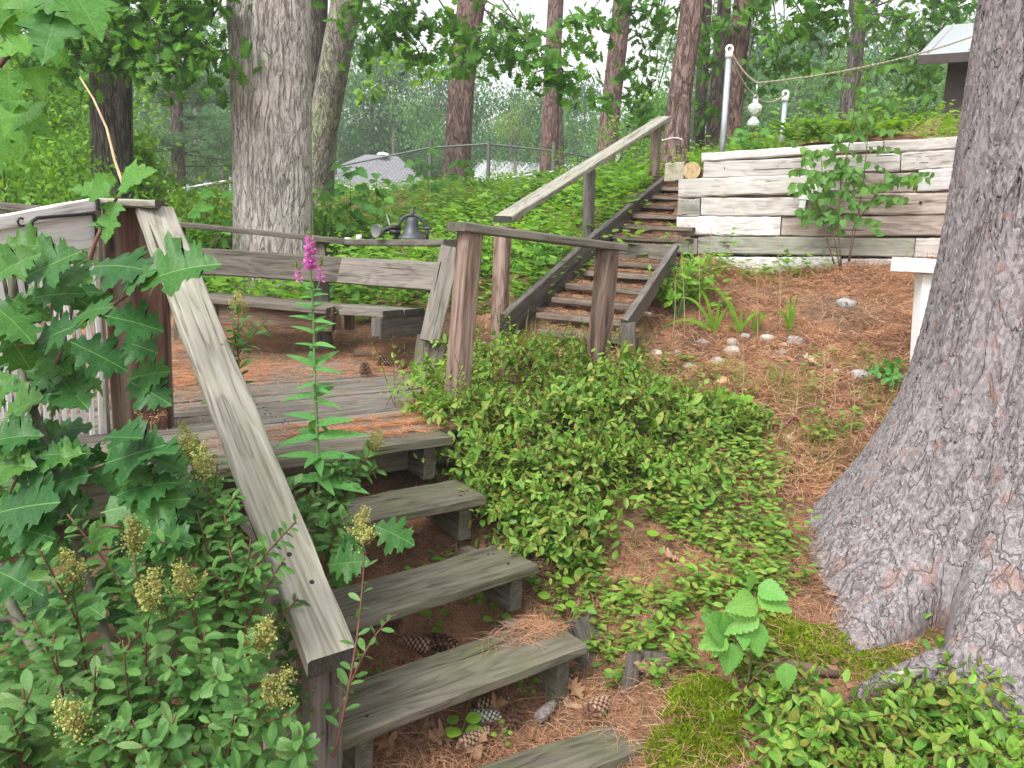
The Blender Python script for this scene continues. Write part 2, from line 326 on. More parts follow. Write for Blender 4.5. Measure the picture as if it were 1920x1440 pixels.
M['darkbark'] = bark('dark oak bark', (.22, .19, .165), (.115, .095, .082), (.032, .026, .022), su=14, sv=1.5, depth=.018, disp=False, fl_=(26, 26, 7), crack_w=.06)
M['lichenbark'] = bark('lichen bark', (.33, .30, .255), (.18, .15, .125), (.06, .045, .04), su=12, sv=4, depth=.008, lichen=(.34, .39, .22), disp=False, fl_=(40, 40, 20), crack_w=.035)
M['redbark'] = bark('red brown pine bark', (.27, .185, .165), (.135, .085, .072), (.045, .028, .024), su=11, sv=2.5, depth=.010, disp=False, fl_=(34, 34, 13), crack_w=.05)
M['greybark'] = bark('grey brown bark', (.21, .175, .15), (.11, .085, .072), (.035, .026, .022), su=12, sv=2.5, depth=.012, disp=False, fl_=(34, 34, 12), crack_w=.06)
M['stone'] = plain('pale field stone', (.44, .39, .33), .8, var=.4, scale=9, bump=.3)
M['stonegrey'] = plain('grey field stone', (.36, .36, .35), .8, var=.4, scale=9, bump=.3)
M['stoneyellow'] = plain('yellow field stone', (.46, .35, .20), .8, var=.3, scale=9, bump=.3)
M['block'] = plain('mossy concrete block', (.34, .31, .25), .95, var=.45, scale=12, bump=.5, c2=(.20, .20, .12))
M['iron'] = plain('dark cast iron', (.065, .068, .075), .5, metal=.3, var=.35, scale=20)
M['blackiron'] = plain('black iron', (.012, .012, .013), .5, var=.3)
M['galv'] = plain('galvanised steel', (.50, .55, .60), .35, metal=.7, var=.15, scale=30)
M['galvdark'] = plain('dull fence steel', (.16, .175, .165), .6, metal=.4, var=.2, scale=30)
M['whitemetal'] = plain('white metal', (.78, .78, .78), .4, var=.1)
M['whitepaint'] = plain('bright white paint', (.84, .84, .84), .45, var=.04)
M['wax'] = plain('white wax', (.72, .70, .66), .5, var=.08)
M['rope'] = plain('old rope', (.36, .32, .24), .9, var=.35, scale=80, bump=.6)
M['shingle'] = plain('grey roof shingle', (.20, .20, .215), 1.0, var=.22, scale=6, spec=.05)
M['siding'] = plain('cream siding', (.55, .54, .47), .8, var=.1)
M['metalroof'] = plain('pale metal roof', (.42, .44, .455), .4, metal=.3, var=.12)
M['redwall'] = plain('dull red wall', (.26, .085, .085), .8, var=.25)
M['shedwall'] = plain('dark brown siding', (.055, .04, .038), .8, var=.3, scale=8)
M['maroon'] = plain('maroon plastic', (.10, .012, .022), .3, var=.2)
M['blackplastic'] = plain('black plastic', (.018, .018, .02), .35, var=.3)
M['cone'] = plain('pine cone scales', (.20, .105, .065), .8, var=.5, scale=60, c2=(.065, .03, .02))
M['conetip'] = plain('pale cone tips', (.27, .175, .12), .8, var=.4, scale=60)
M['conegrey'] = plain('old grey cone', (.24, .20, .19), .9, var=.4, scale=60)
gl, nt, b, out = nodemat('clear glass'); b.inputs['Base Color'].default_value = (.93, .97, .95, 1); b.inputs['Roughness'].default_value = .05
b.inputs['Transmission Weight'].default_value = .75; b.inputs['IOR'].default_value = 1.3; M['glass'] = gl

# ------------------------------------------------------------------ frames of the built things
UU, VV, ZZ = Vector((-.788, -.616, 0)), Vector((-.616, .788, 0)), Vector((0, 0, 1))     # along a tread / up the lower steps
D0 = Vector((-.266, 3.39, 0))
def dk(u, v, z=0.0): return D0 + UU * u + VV * v + ZZ * z
LOW = [PZ(843, 819, 0), PZ(912, 931, -.19), PZ(1010, 1057, -.38), PZ(1102, 1211, -.57)]   # right front top corner of each low tread
# upper flight: left front top corner of each tread
US_PIX = [(1008, 617), (1005, 586), (1034, 558), (1060, 532), (1094, 507), (1110, 487), (1147, 441), (1164, 420), (1182, 401), (1198, 383), (1213, 366), (1227, 350)]
US_Y = [5.32, 5.52, 5.76, 6.00, 6.26, 6.48, 7.02, 7.28, 7.54, 7.8, 8.06, 8.32]
US = [P(x, y, Y) for (x, y), Y in zip(US_PIX, US_Y)]
SU, SV = Vector((.89, -.456, 0)), Vector((.456, .89, 0))                                   # across / up the upper flight
WA, WB = P(1275, 450, 7.12), P(1775, 450, 6.5)
WN = Vector((WB.y - WA.y, -(WB.x - WA.x), 0)).normalized()                                 # faces the camera
def wallP(x, y): return PPL(x, y, WA, WN)

# ------------------------------------------------------------------ ground
ctl = []
def cp(p, dz=0.0): ctl.append((p[0], p[1], p[2] + dz))
for x, y, Y in [(1300, 1300, 2.42), (1400, 900, 3.7), (1300, 1000, 3.25), (1250, 1150, 2.8), (1450, 800, 4.3), (1380, 660, 5.5), (1500, 640, 5.65), (1500, 560, 6.1),
                (1620, 560, 6.0), (1500, 700, 5.0), (1600, 760, 4.45), (1650, 850, 3.9), (1120, 695, 4.37), (1000, 790, 4.0), (1260, 640, 5.5), (1240, 560, 6.0), (1200, 740, 4.6),
                (1150, 900, 3.6), (1050, 960, 3.3), (1350, 1120, 2.8), (1500, 1000, 3.2), (1750, 1420, 2.25), (1550, 1380, 2.3), (1400, 1400, 2.3), (1900, 1380, 2.3),
                (930, 645, 5.4), (1000, 645, 5.3), (1180, 655, 5.1), (700, 575, 6.4), (900, 470, 8.0), (900, 405, 9.5), (800, 350, 13), (600, 385, 12), (400, 475, 9), (300, 440, 10),
                (100, 430, 10), (1180, 352, 9.4), (1000, 350, 12), (1080, 430, 8.2), (1010, 480, 7.2), (960, 560, 6.2), (500, 560, 7.6), (620, 480, 8.5), (1750, 640, 5.2), (1900, 560, 5.6)]:
    cp(P(x, y, Y))
for x, y in [(1300, 512), (1400, 509), (1500, 506), (1600, 498), (1700, 488), (1775, 482)]:
    q = wallP(x, y); cp(q); cp(q - WN * -.12, -.01); cp(q - WN * .30, .06)
for x, y in [(1285, 310), (1400, 282), (1500, 275), (1600, 268), (1700, 262), (1775, 258)]:
    q = wallP(x, y); cp(q - WN * .42, -.03); cp(q - WN * 1.2, .06); cp(q - WN * 2.4, .22)
for k, q in enumerate(US):
    for s in (0.05, .38, .68): cp(q + SU * s + SV * .12, -.17)
    cp(q - SU * .16 + SV * .05, -.10)
for k, q in enumerate(LOW):
    for s in (.12, .5, .9): cp(q + UU * s + VV * .1, (-.36, -.33, -.30, -.23)[k])
    cp(q - UU * .16, -.16); cp(q + UU * 1.25, -.30)
for x, y, z in [(.5, 2.3, -.83), (.1, 2.1, -.86), (-.2, 1.7, -.92), (0, .6, -.95), (1.5, .8, -.85), (3, .5, -.8), (-1.4, 1.9, -.95), (-2.4, 1.6, -.98), (-4, 1.5, -1), (-4, 0, -1.1), (0, -2, -1.2), (4, -2, -1),
                (-2.6, 2.4, -.8), (-4.5, 3, -.6), (-6, 5, -.2), (-6, 8, .3), (-9, 12, .8), (-3.0, 5.4, 0), (-2.2, 5.5, 0.0), (-1.4, 5.6, .0), (-.9, 5.3, .0), (-.5, 5.0, 0), (-.1, 4.6, .0), (-2.5, 6.3, .12), (-1.3, 6.2, .15),
                (0, 14.5, 1.75), (-5, 14, 1.3), (4, 14, 2.3), (0, 20, .7), (-8, 22, .3), (8, 20, 2.9), (5, 10, 2.55), (9, 9, 2.7), (9, 5, 1.0), (7, 2, -.2), (5, 4, .3), (0, 35, .2), (-20, 35, 0), (20, 35, 2.2), (30, 15, 2.5), (-25, 12, .3), (-20, 0, -1), (20, 0, -.4)]:
    ctl.append((x, y, z))
for u in (-.4, .4, 1.2, 2.0, 2.8):
    for v in (.35, 1.0, 1.6): ctl.append((*dk(u, v).xy, -.24))
CT = np.array(ctl); _d = np.sqrt(((CT[:, None, :2] - CT[None, :, :2]) ** 2).sum(-1))
_n = len(CT); _A = np.zeros((_n + 3, _n + 3)); _A[:_n, :_n] = -_d + np.eye(_n) * .004; _A[:_n, _n] = 1; _A[:_n, _n + 1:] = CT[:, :2]; _A[_n:, :_n] = _A[:_n, _n:].T
_w = np.linalg.solve(_A, np.concatenate([CT[:, 2], [0, 0, 0]]))
def gzs(xy):
    xy = np.atleast_2d(np.asarray(xy, float)); out = np.empty(len(xy))
    for i in range(0, len(xy), 4000):
        q = xy[i:i + 4000]; d = np.sqrt(((q[:, None, :] - CT[None, :, :2]) ** 2).sum(-1))
        out[i:i + 4000] = -d @ _w[:_n] + _w[_n] + q @ _w[_n + 1:]
    far = np.clip((np.hypot(xy[:, 0], xy[:, 1]) - 30) / 40, 0, 1)
    out = out * (1 - far) + .4 * far
    bank = np.clip((xy[:, 0] - .6) / .5, 0, 1) * np.clip((xy[:, 1] - 3.2) / .6, 0, 1) * np.clip((6.6 - xy[:, 1]) / .5, 0, 1)
    out = out + bank * (.030 * np.sin(xy[:, 0] * 11 + 1.7 * np.sin(xy[:, 1] * 7)) * np.sin(xy[:, 1] * 13 + 1.3 * np.sin(xy[:, 0] * 9)))
    return out + .016 * np.sin(xy[:, 0] * 7.1 + 2 * np.sin(xy[:, 1] * 3.7)) * np.cos(xy[:, 1] * 6.3) + .008 * np.sin(xy[:, 0] * 23 + xy[:, 1] * 17)
def gz(x, y): return float(gzs([(x, y)])[0])
def G(px, py, lo=1.2, hi=16):
    """where the sight line through a photo pixel meets the ground"""
    Y = np.arange(lo, hi, .02); r = ray(px, py); k = Y / r.y
    pts = np.stack([CAM.x + r.x * k, CAM.y + r.y * k, CAM.z + r.z * k], 1)
    h = pts[:, 2] - gzs(pts[:, :2]); i = np.argmax(h <= 0)
    p = pts[i]; return Vector((p[0], p[1], gz(p[0], p[1])))
xs = np.concatenate([[-240, -160, -100, -60, -40, -28], np.arange(-20, -6.5, .8), np.arange(-6.4, 6.4, .07), np.arange(6.5, 20.5, .8), [28, 40, 60, 100, 160, 240]])
ys = np.concatenate([[-100, -40, -15, -6, -2, -.5], np.arange(.2, 11, .07), np.arange(11, 22, .35), np.arange(22, 60, 2), [70, 100, 160, 240]])
X, Yg = np.meshgrid(xs, ys); XY = np.stack([X.ravel(), Yg.ravel()], 1); Z = gzs(XY)
nx = len(xs); a = (np.arange(len(ys) - 1)[:, None] * nx + np.arange(nx - 1)[None, :]).ravel()
T = np.concatenate([np.stack([a, a + 1, a + nx + 1], 1), np.stack([a, a + nx + 1, a + nx], 1)])
mt, nt, b, out = nodemat('pine needle litter and soil'); L = nt.links
n1 = N(nt, 'ShaderNodeTexNoise', Scale=3.0, Detail=8.0, Roughness=.7); L.new(coords(nt, rand=False), n1.inputs['Vector'])
n2 = N(nt, 'ShaderNodeTexNoise', Scale=70.0, Detail=6.0, Roughness=.75, Distortion=1.2); L.new(coords(nt, rand=False), n2.inputs['Vector'])
c = ramp(nt, [(.30, (.07, .04, .025)), (.45, (.23, .122, .072)), (.56, (.37, .20, .118)), (.76, (.47, .31, .20))], math_(nt, 'ADD', math_(nt, 'MULTIPLY', n2.outputs['Fac'], .75), math_(nt, 'MULTIPLY', n1.outputs['Fac'], .25))).outputs[0]
c = mixc(nt, ramp(nt, [(.42, g(.85)), (.56, g(0))], n1.outputs['Fac']).outputs[0], c, (.15, .105, .07), 'MIX')
L.new(c, b.inputs['Base Color']); b.inputs['Roughness'].default_value = .95; b.inputs['Specular IOR Level'].default_value = .1
bp = N(nt, 'ShaderNodeBump', Strength=.8, Distance=.02); L.new(n2.outputs['Fac'], bp.inputs['Height']); L.new(bp.outputs[0], b.inputs['Normal'])
tag(link('ground', tmesh('ground', np.column_stack([XY, Z]), T, True), mt), kind='structure')

# ------------------------------------------------------------------ boards
def board_mesh(L_, w, t, ch=.004, seg=7, wear=.0025, cut=(0, 0), cutz=(0, 0)):
    """plank along X: chamfered section, slightly worn and warped"""
    y, z = w / 2, t / 2; ch = min(ch, y * .4, z * .4)
    prof = [(-y, -z + ch), (-y + ch, -z), (y - ch, -z), (y, -z + ch), (y, z - ch), (y - ch, z), (-y + ch, z), (-y, z - ch)]
    V = []; ph = random.random() * 6
    for i in range(seg + 1):
        x = (i / seg - .5) * L_; bow = wear * 1.3 * math.sin(3.0 * i / seg + ph)
        for k, (a, bb) in enumerate(prof):
            sl = (cut[0] if i == 0 else cut[1] if i == seg else 0) * a
            sl += (cutz[0] if i == 0 else cutz[1] if i == seg else 0) * bb
            V.append((x + sl, a + random.uniform(-wear, wear), bb + bow + random.uniform(-wear, wear) * .6))
    Fc = [(i * 8 + k, i * 8 + (k + 1) % 8, (i + 1) * 8 + (k + 1) % 8, (i + 1) * 8 + k) for i in range(seg) for k in range(8)]
    Fc += [tuple(range(8))[::-1], tuple(range(seg * 8, seg * 8 + 8))]
    me = bpy.data.meshes.new('board'); me.from_pydata(V, [], Fc); me.update(); return me, len(Fc)
def board(name, A, B, w, t, up, mat, parent=None, end='end', ch=.004, wear=.002, seg=7, cut=(0, 0), cutz=(0, 0)):
    """a plank whose centre line runs A -> B; w across, t along up"""
    A, B = Vector(A), Vector(B); x = (B - A).normalized(); z = (Vector(up) - x * Vector(up).dot(x)).normalized(); y = z.cross(x)
    me, nf = board_mesh((B - A).length, w, t, ch, seg, wear, cut, cutz)
    me.materials.append(M[mat] if isinstance(mat, str) else mat); me.materials.append(M[end])
    me.polygons[nf - 1].material_index = 1; me.polygons[nf - 2].material_index = 1
    W = Matrix((x, y, z)).transposed().to_4x4(); W.translation = (A + B) / 2
    return link(name, me, None, parent, W)

# ------------------------------------------------------------------ deck
deck = empty('deck', dk(.8, .9, -.05), 'low grey plank deck in front of the bench, strewn with orange pine needles', 'deck')
v = .142; j = 0
while v < 1.86:
    w = .136; gap = random.uniform(.005, .012)
    u0, u1 = (-.30 if v < .75 else -.62) + random.uniform(-.03, .03), 3.0
    dz = -.021 + random.uniform(-.003, .003)
    if j % 3 == 1:
        s = random.uniform(.9, 1.6)
        board('plank', dk(u0, v + w / 2, dz), dk(s - .003, v + w / 2, dz), w - gap, .042, ZZ, 'deck', deck)
        board('plank', dk(s + .003, v + w / 2, dz + .002), dk(u1, v + w / 2, dz + .002), w - gap, .042, ZZ, 'deck', deck)
    else:
        board('plank', dk(u0, v + w / 2, dz), dk(u1, v + w / 2, dz), w - gap, .042, ZZ, 'deck', deck, seg=12)
    v += .142; j += 1
board('front_plank', dk(-.015, .068, -.021), dk(1.25, .068, -.021), .140, .042, ZZ, 'tread', deck)
board('joist', dk(-.27, .20, -.115), dk(3.0, .20, -.115), .14, .04, VV, 'tread', deck)
board('joist', dk(-.55, 1.75, -.115), dk(3.0, 1.75, -.115), .14, .04, VV, 'bench', deck)
for u in (-.22, .55, 1.4, 2.4): board('joist', dk(u, .23, -.115), dk(u, 1.72, -.115), .04, .14, ZZ, 'bench', deck)
board('kick_board', dk(.75, 1.90, .012), dk(2.9, 1.90, .012), .035, .11, ZZ, 'deck', deck)

# ------------------------------------------------------------------ lower steps with their handrail
steps = empty('wooden_steps', LOW[3] + UU * .5, 'open wooden steps of thick grey boards climbing from the pine cones to the deck', 'steps')
TD = [(LOW[0], .95, None), (LOW[1], .95, None), (LOW[2], .93, None), (LOW[3], .985, None)]
for k in (1, 2, 3):
    A, ln = TD[k][0], TD[k][1]
    bq = [None, (776, 956.5), (643, 1174), (639, 1385)][k]
    uu = (PZ(*bq, -.19 * k) - A).normalized(); vv = Vector((uu.y, -uu.x, 0)); vv = vv if vv.dot(VV) > 0 else -vv
    board('tread', A + vv * .128 - ZZ * .021, A + uu * ln + vv * .128 - ZZ * .021, .252, .042, ZZ, 'tread', steps, wear=.003, ch=.006, seg=9)
    TD[k] = (A, ln, (uu, vv))
for k in (0, 1, 2, 3):
    A = LOW[k]; uu, vv = TD[k][2] or (UU, VV); ln = TD[k][1]
    h = [.15, .148, .148, .21][k]
    for s in (.075, ln - .10):
        board('support_block', A + uu * s + vv * .04 - ZZ * (.0425 + h / 2), A + uu * s + vv * .38 - ZZ * (.0425 + h / 2), .06, h, ZZ, 'tread', steps, seg=3)
hb, ht = P(628, 1236, 1.95), P(291, 386, 3.22)
rd = (ht - hb).normalized(); rup = (ZZ - rd * rd.z).normalized()
board('handrail', hb - rup * .02, ht - rup * .02, .142, .042, rup, 'rail', steps, end='enddark', ch=.005, wear=.003, seg=16, cutz=(rd.z / math.hypot(rd.x, rd.y), 0))
p1 = hb + rd * .10 - ZZ * .06; board('post', Vector((p1.x, p1.y, -1.05)), Vector((p1.x, p1.y, p1.z - .0)), .088, .088, UU, 'stringer', steps)
p2 = P(523, 1200, 2.12); board('post', Vector((p2.x, p2.y, -1.05)), Vector((p2.x, p2.y, P(523, 1085, 2.12).z)), .09, .04, VV, 'rail', steps)
for t_, o_ in ((.345, -.012), (.315, -.04), (.24, .02), (1.70, -.03), (1.71, .03)):
    c = hb + rd * t_ + rd.cross(rup) * o_; MB().tube([c - rup * .01, c + rup * .0025], .0075, 8).build('bolt_head', M['blackiron'], steps)
mb = MB()
for k in (1, 2, 3):
    A, ln, (uu, vv) = TD[k]
    for s in (.09, .105, ln - .12):
        for w_ in (.06, .19): c = A + uu * (s + random.uniform(-.01, .01)) + vv * (w_ + random.uniform(-.02, .02)); mb.tube([c - ZZ * .004, c + ZZ * .0012], .0045, 7)
tag(mb.build('nail_heads', M['blackiron'], steps), kind='stuff')
mb = MB()
for q in range(12):
    for u_ in (-.2, .53, .57, 1.38, 1.42, 2.38):
        for w_ in (.035, .10): c = dk(u_ + random.uniform(-.015, .015), .142 + q * .142 + w_ + random.uniform(-.008, .008)); mb.tube([c - ZZ * .006, c + ZZ * .0016], .0045, 6)
tag(mb.build('nail_heads', M['blackiron'], deck), kind='stuff')
tag(board('ground_timber', PZ(1196, 1388, -.80), PZ(840, 1520, -.80), .17, .09, ZZ, 'tread', None, wear=.006, ch=.012),
    'mossy timber lying on the ground below the lowest step', 'timber')
sk = board('stake_board', Vector((.42, 2.78, -.85)), P(1088, 1158, 2.86), .035, .13, UU, 'stringer', None, ch=.004)
tag(sk, 'upright grey stake board beside the right end of the lowest step', 'stake')
for i, (xb, yb, xt, yt, Y, w, lab) in enumerate([(1178, 1296, 1190, 1225, 2.62, .055, 'narrow grey stake standing in the needles right of the steps'), (1235, 1290, 1232, 1222, 2.62, .11, 'wide grey stake with sloping top right of the steps, beside the moss')]):
    pb, pt = P(xb, yb, Y), P(xt, yt, Y)
    tag(board('stake_board', pb - ZZ * .08, pt, .045, w, (1, -.3, 0), 'stringer', None, ch=.008, cut=(0, .4)), lab, 'stake')

# ------------------------------------------------------------------ dark corner post and white lattice panel on the left
cpst = empty('corner_post', P(255, 820, 3.25), 'dark brown stained box post at the top of the grey handrail', 'post')
bl, br = P(200, 600, 3.22), P(310, 600, 3.26); cx = (bl + br) / 2
ax = Vector((br.x - bl.x, br.y - bl.y, 0)); wd = ax.length; ax.normalize(); ay = Vector((-ax.y, ax.x, 0))
board('shaft', Vector((cx.x, cx.y, -.35)) + ay * .05, Vector((cx.x, cx.y, .945)) + ay * .05, wd, .10, -ay, 'darkpost', cpst, ch=.006)
tl, tr = P(182, 377, 3.19), P(300, 384, 3.22)
board('cap', tl, tr, .13, .03, ZZ, 'rail', cpst, ch=.006)
e = P(187, 600, 3.17); board('edge_board', Vector((e.x, e.y, -.2)), Vector((e.x, e.y, .94)), .035, .05, ay, 'rail', cpst)
lp = empty('lattice_panel', P(90, 800, 3.05), 'white washed panel with a sloping top and thin vertical slats, left of the dark post', 'lattice panel')
LA, LB = P(176, 500, 3.14), P(-60, 500, 2.75); LN = Vector((LB.y - LA.y, -(LB.x - LA.x), 0)).normalized()
LN = LN if LN.y < 0 else -LN
def latP(x, y): return PPL(x, y, LA, LN)
def face_board(name, q, t, mat, parent, planeP, off=0.0):
    """a board given by its four corners in a plane (pixels TL TR BR BL)"""
    a, b_, c, d = [planeP(*k) for k in q]
    h = ((a - d).length + (b_ - c).length) / 2
    nrm = (b_ - a).cross(d - a).normalized()
    return board(name, (a + d) / 2 + LN * off, (b_ + c) / 2 + LN * off, h, t, nrm, mat, parent)
face_board('top_board', [(-60, 416), (172, 370), (172, 395), (-60, 440)], .035, 'panelwhite', lp, latP, .012)
face_board('wide_board', [(-60, 442), (174, 399), (174, 462), (-60, 512)], .03, 'panelwhite', lp, latP, 0)
for i in range(12):
    x0 = 168 - i * 19.5; x1 = 190 - i * 17
    yt, yb = 462 + i * 4.5, 818 - i * 3
    a, b_, c = latP(x0, yt), latP((x0 + x1) / 2 + 7, (yt + yb) / 2), latP(x1, yb)
    for q0, q1 in ((a, b_), (b_, c)):
        board('slat', q0 + LN * .002, q1 + LN * .002, .019, .008, LN, 'panelwhite', lp, seg=3, wear=.001)
for i in range(11):
    x0 = 176 - i * 19; x1 = 120 - i * 19
    a, c = latP(x0, 466 + i * 4.5), latP(x1, 800 - i * 3)
    board('slat', a - LN * .016, c - LN * .016, .013, .008, LN, 'stringer', lp, seg=3, wear=.001)
mb = MB(); mb.tube([latP(48, 426) + LN * .035, latP(51, 414) + LN * .035, latP(60, 408) + LN * .035, latP(110, 404) + LN * .035, latP(160, 400) + LN * .035, latP(169, 404) + LN * .035, latP(171, 415) + LN * .035, latP(172, 448) + LN * .03], .0065, 8)
mb.build('handle', M['blackiron'], lp, True)
mb = MB(); mb.tube([latP(*q) + LN * .04 for q in [(33, 410), (29, 408), (25, 409), (22, 414), (24, 420), (30, 423), (34, 422)]], .0035, 7); mb.build('hook', M['blackiron'], lp, True)
mb = MB(); mb.tube([latP(172, 372) + LN * .037, latP(173, 393) + LN * .037], .007, 6); mb.build('hinge', M['blackiron'], lp)

# ------------------------------------------------------------------ deck railing on the right
dr = empty('deck_railing', P(870, 800, 3.72), 'deck railing with two pinkish brown posts under one board, before the upper stairs', 'railing')
def post(name, xt, yt, xb, yb, Y, w, mat, parent, dz=0, face=None, Yb=None):
    t_, b_ = P(xt, yt, Y), P(xb, yb, Yb or Y); return board(name, b_ - ZZ * dz, t_, w, w, face or (.5, -.85, 0), mat, parent, ch=.008, wear=.002)
post('post', 882, 432, 856, 700, 3.74, .094, 'post', dr, .3, (.62, -.78, 0))
post('post', 1139, 468, 1118, 690, 4.36, .098, 'post', dr, .25, (.62, -.78, 0))
ra, rb = P(857, 425, 3.68), P(1160, 463, 4.42)
board('top_rail', ra, rb, .135, .042, ZZ, 'deck', dr, ch=.006)
board('rail_end', ra - Vector((.03, -.02, 0)), ra + Vector((.02, .16, 0)) , .05, .040, ZZ, 'bench', dr)

# ------------------------------------------------------------------ bench
bn = empty('corner_bench', P(600, 660, 5.4), 'long weathered corner bench with a plank back, shelf rail and angled right end', 'bench')
# seat: left section then the angled right section
s0, s1, s2 = P(360, 556, 5.35), P(612, 578, 5.25), P(717, 583, 4.95)
bk = Vector((.06, 1, 0)).normalized()
sw = .19
for i in (0, 1):
    o_ = bk * (.10 + i * .20) - ZZ * .02
    board('seat_plank', s0 + o_, s1 + o_ + Vector((.05 * i, 0, 0)), sw, .04, ZZ, 'bench', bn)
d2 = (s2 - s1); d2.z = 0; d2.normalize(); n2_ = Vector((-d2.y, d2.x, 0)); n2_ = n2_ if n2_.y > 0 else -n2_
for i in (0, 1):
    o_ = n2_ * (.10 + i * .20) - ZZ * .018
    board('seat_plank', s1 + o_ - d2 * (-.12 if i == 0 else .10), s2 + o_, sw, .04, ZZ, 'deck', bn, end='enddark')
board('apron', P(395, 585, 5.42), P(625, 600, 5.36), .04, .16, ZZ, 'benchred', bn)
e1 = s2 + n2_ * .42 - ZZ * .04
board('end_apron', s2 - ZZ * .115 + n2_ * .0 - d2 * .03, s2 - ZZ * .115 + n2_ * .46 - d2 * .03, .04, .145, ZZ, 'bench', bn)
board('leg', P(706, 590, 4.98) - ZZ * .02, P(706, 630, 4.98), .06, .05, (0, -1, 0), 'stringer', bn, seg=2)
board('leg', P(398, 568, 5.4) - ZZ * .02, P(400, 612, 5.4), .08, .05, (0, -1, 0), 'bench', bn, seg=2)
board('leg', P(632, 590, 5.5), P(632, 612, 5.5) - ZZ * .02, .12, .08, (0, -1, 0), 'benchred', bn, seg=2)
board('leg', P(655, 590, 5.6), P(655, 612, 5.6) - ZZ * .02, .06, .08, (0, -1, 0), 'benchred', bn, seg=2)
board('end_panel', P(812, 632, 5.02), P(800, 694, 5.0) - ZZ * .05, .20, .05, (-.3, -1, 0), 'bench', bn, seg=3)
# back planks
def upright(xa, ya, xb, yb, Y, w, t_, mat='bench', Yb=None):
    return board('back_post', P(xb, yb, Yb or Y), P(xa, ya, Y), w, t_, (0, -1, .1), mat, bn, seg=5)
upright(597, 458, 612, 668, 5.86, .10, .06, 'bench', 5.62)
upright(336, 425, 338, 660, 5.86, .07, .06, 'bench', 5.62)
upright(846, 464, 806, 640, 5.12, .13, .05, 'deck', 4.95)
bp0, bp1, bp2 = P(330, 487, 5.62), P(640, 507, 5.62), P(823, 519, 5.05)
board('back_plank', bp0, bp1, .185, .04, (0, -1, .25), 'bench', bn)
board('back_plank', bp1, bp2, .187, .04, (-.3, -1, .3), 'deck', bn, end='enddark')
r0, r1, r2 = P(326, 419, 5.85), P(663, 455, 5.85), P(852, 455, 5.18)
board('shelf_rail', r0, r1, .14, .038, ZZ, 'bench', bn)
board('shelf_rail', r1 + (r2 - r1).normalized() * .03, r2, .20, .042, ZZ, 'deck', bn, end='end')
lr = empty('left_railing', P(60, 420, 6.4), 'brown rail board on posts beyond the white panel, at the left edge', 'railing')
board('top_rail', P(-30, 383, 5.9), P(200, 404, 6.0), .12, .05, ZZ, 'stringer', lr)
post('post', 8, 395, 8, 520, 5.9, .09, 'stringer', lr, .2)
post('post', 195, 412, 195, 520, 6.0, .09, 'stringer', lr, .2)
# small white things on the shelf
for i, (x, yb, rr, h, lab) in enumerate([(652, 449, .022, .016, 'low white candle stub on the shelf rail of the bench'), (673, 449, .020, .038, 'taller white candle stub on the shelf rail of the bench')]):
    c = P(x, yb, 5.83 if i == 0 else 5.80); mb = MB(); z0 = r1.z + .019 if i == 0 else r1.z + .0215
    mb.lathe([(0, 0), (rr, 0), (rr * 1.02, h * .5), (rr, h), (rr * .8, h), (rr * .5, h * .93), (0, h * .92)], (c.x, c.y, z0), 14)
    tag(mb.build('candle_stub', M['wax'], None, True), lab, 'candle')
tg = P(565, 560, 5.45)

# ------------------------------------------------------------------ bell on the shelf
sc_ = 1.0; bc = P(772, 449, 5.46); bc.z = (r1 + (r2 - r1) * .58).z + .021
bell = empty('cast_bell', bc, 'dark cast iron yard bell hanging from an arched yoke, set on the shelf rail', 'bell')
mb = MB(); mb.lathe([(.0, .150), (.026, .148), (.036, .138), (.040, .118), (.045, .085), (.057, .052), (.080, .024), (.098, .008), (.100, 0), (.092, 0), (.072, .022), (.045, .05), (.03, .08), (0, .09)], bc + ZZ * .004, 28); mb.build('dome', M['iron'], bell, True)
mb = MB(); pts = []
for i in range(13):
    a_ = math.pi * i / 12; pts.append(bc + Vector((-math.cos(a_) * .088, 0, .085 + math.sin(a_) * .082)))
mb.tube(pts, .011, 8); mb.build('yoke', M['iron'], bell, True)
mb = MB(); mb.lathe([(.0, .214), (.009, .213), (.012, .20), (.012, .185), (.016, .18), (.016, .15), (.0, .148)], bc, 12); mb.build('yoke_bolt', M['iron'], bell, True)
for s_ in (-1, 1):
    MB().tube([bc + Vector((.075 * s_, 0, .083)), bc + Vector((.133 * s_, -.01, .082))], [.013, .011], 10).build('pivot', M['iron'], bell, True)
    MB().tube([bc + Vector((.1 * s_, 0, .08)), bc + Vector((.105 * s_, .02, .0))], .012, 8).build('stand', M['iron'], bell, True)
wc = bc + Vector((-.235, -.01, .045)); pulley = empty('pulley_wheel', wc - ZZ * .045, 'grey metal wheel with a bracket and lever lying left of the bell', 'pulley')
mb = MB(); Rm = Matrix.Rotation(R(90), 4, 'X') @ Matrix.Rotation(R(-35), 4, 'Y')
tmp = MB(); tmp.lathe([(.0, -.012), (.04, -.012), (.046, -.018), (.046, -.006), (.038, 0), (.046, .006), (.046, .018), (.04, .012), (0, .012)], (0, 0, 0), 22)
mb.add([wc + (Rm @ Vector(q)) for q in tmp.v], tmp.f); mb.build('wheel', M['galvdark'], pulley, True)
mb = MB(); mb.tube([wc + Vector((.0, 0, -.01)), wc + Vector((.05, 0, .01)), wc + Vector((.09, 0, .03)), wc + Vector((.15, .0, .035))], [.014, .016, .018, .016], 8); mb.box(wc + Vector((.12, 0, .0)), (.07, .05, .03)); mb.build('bracket', M['blackiron'], pulley, True)
mb = MB(); mb.tube([wc + Vector((.085, 0, .04)), wc + Vector((.06, 0, .115))], .005, 8); mb.build('lever', M['galv'], pulley)

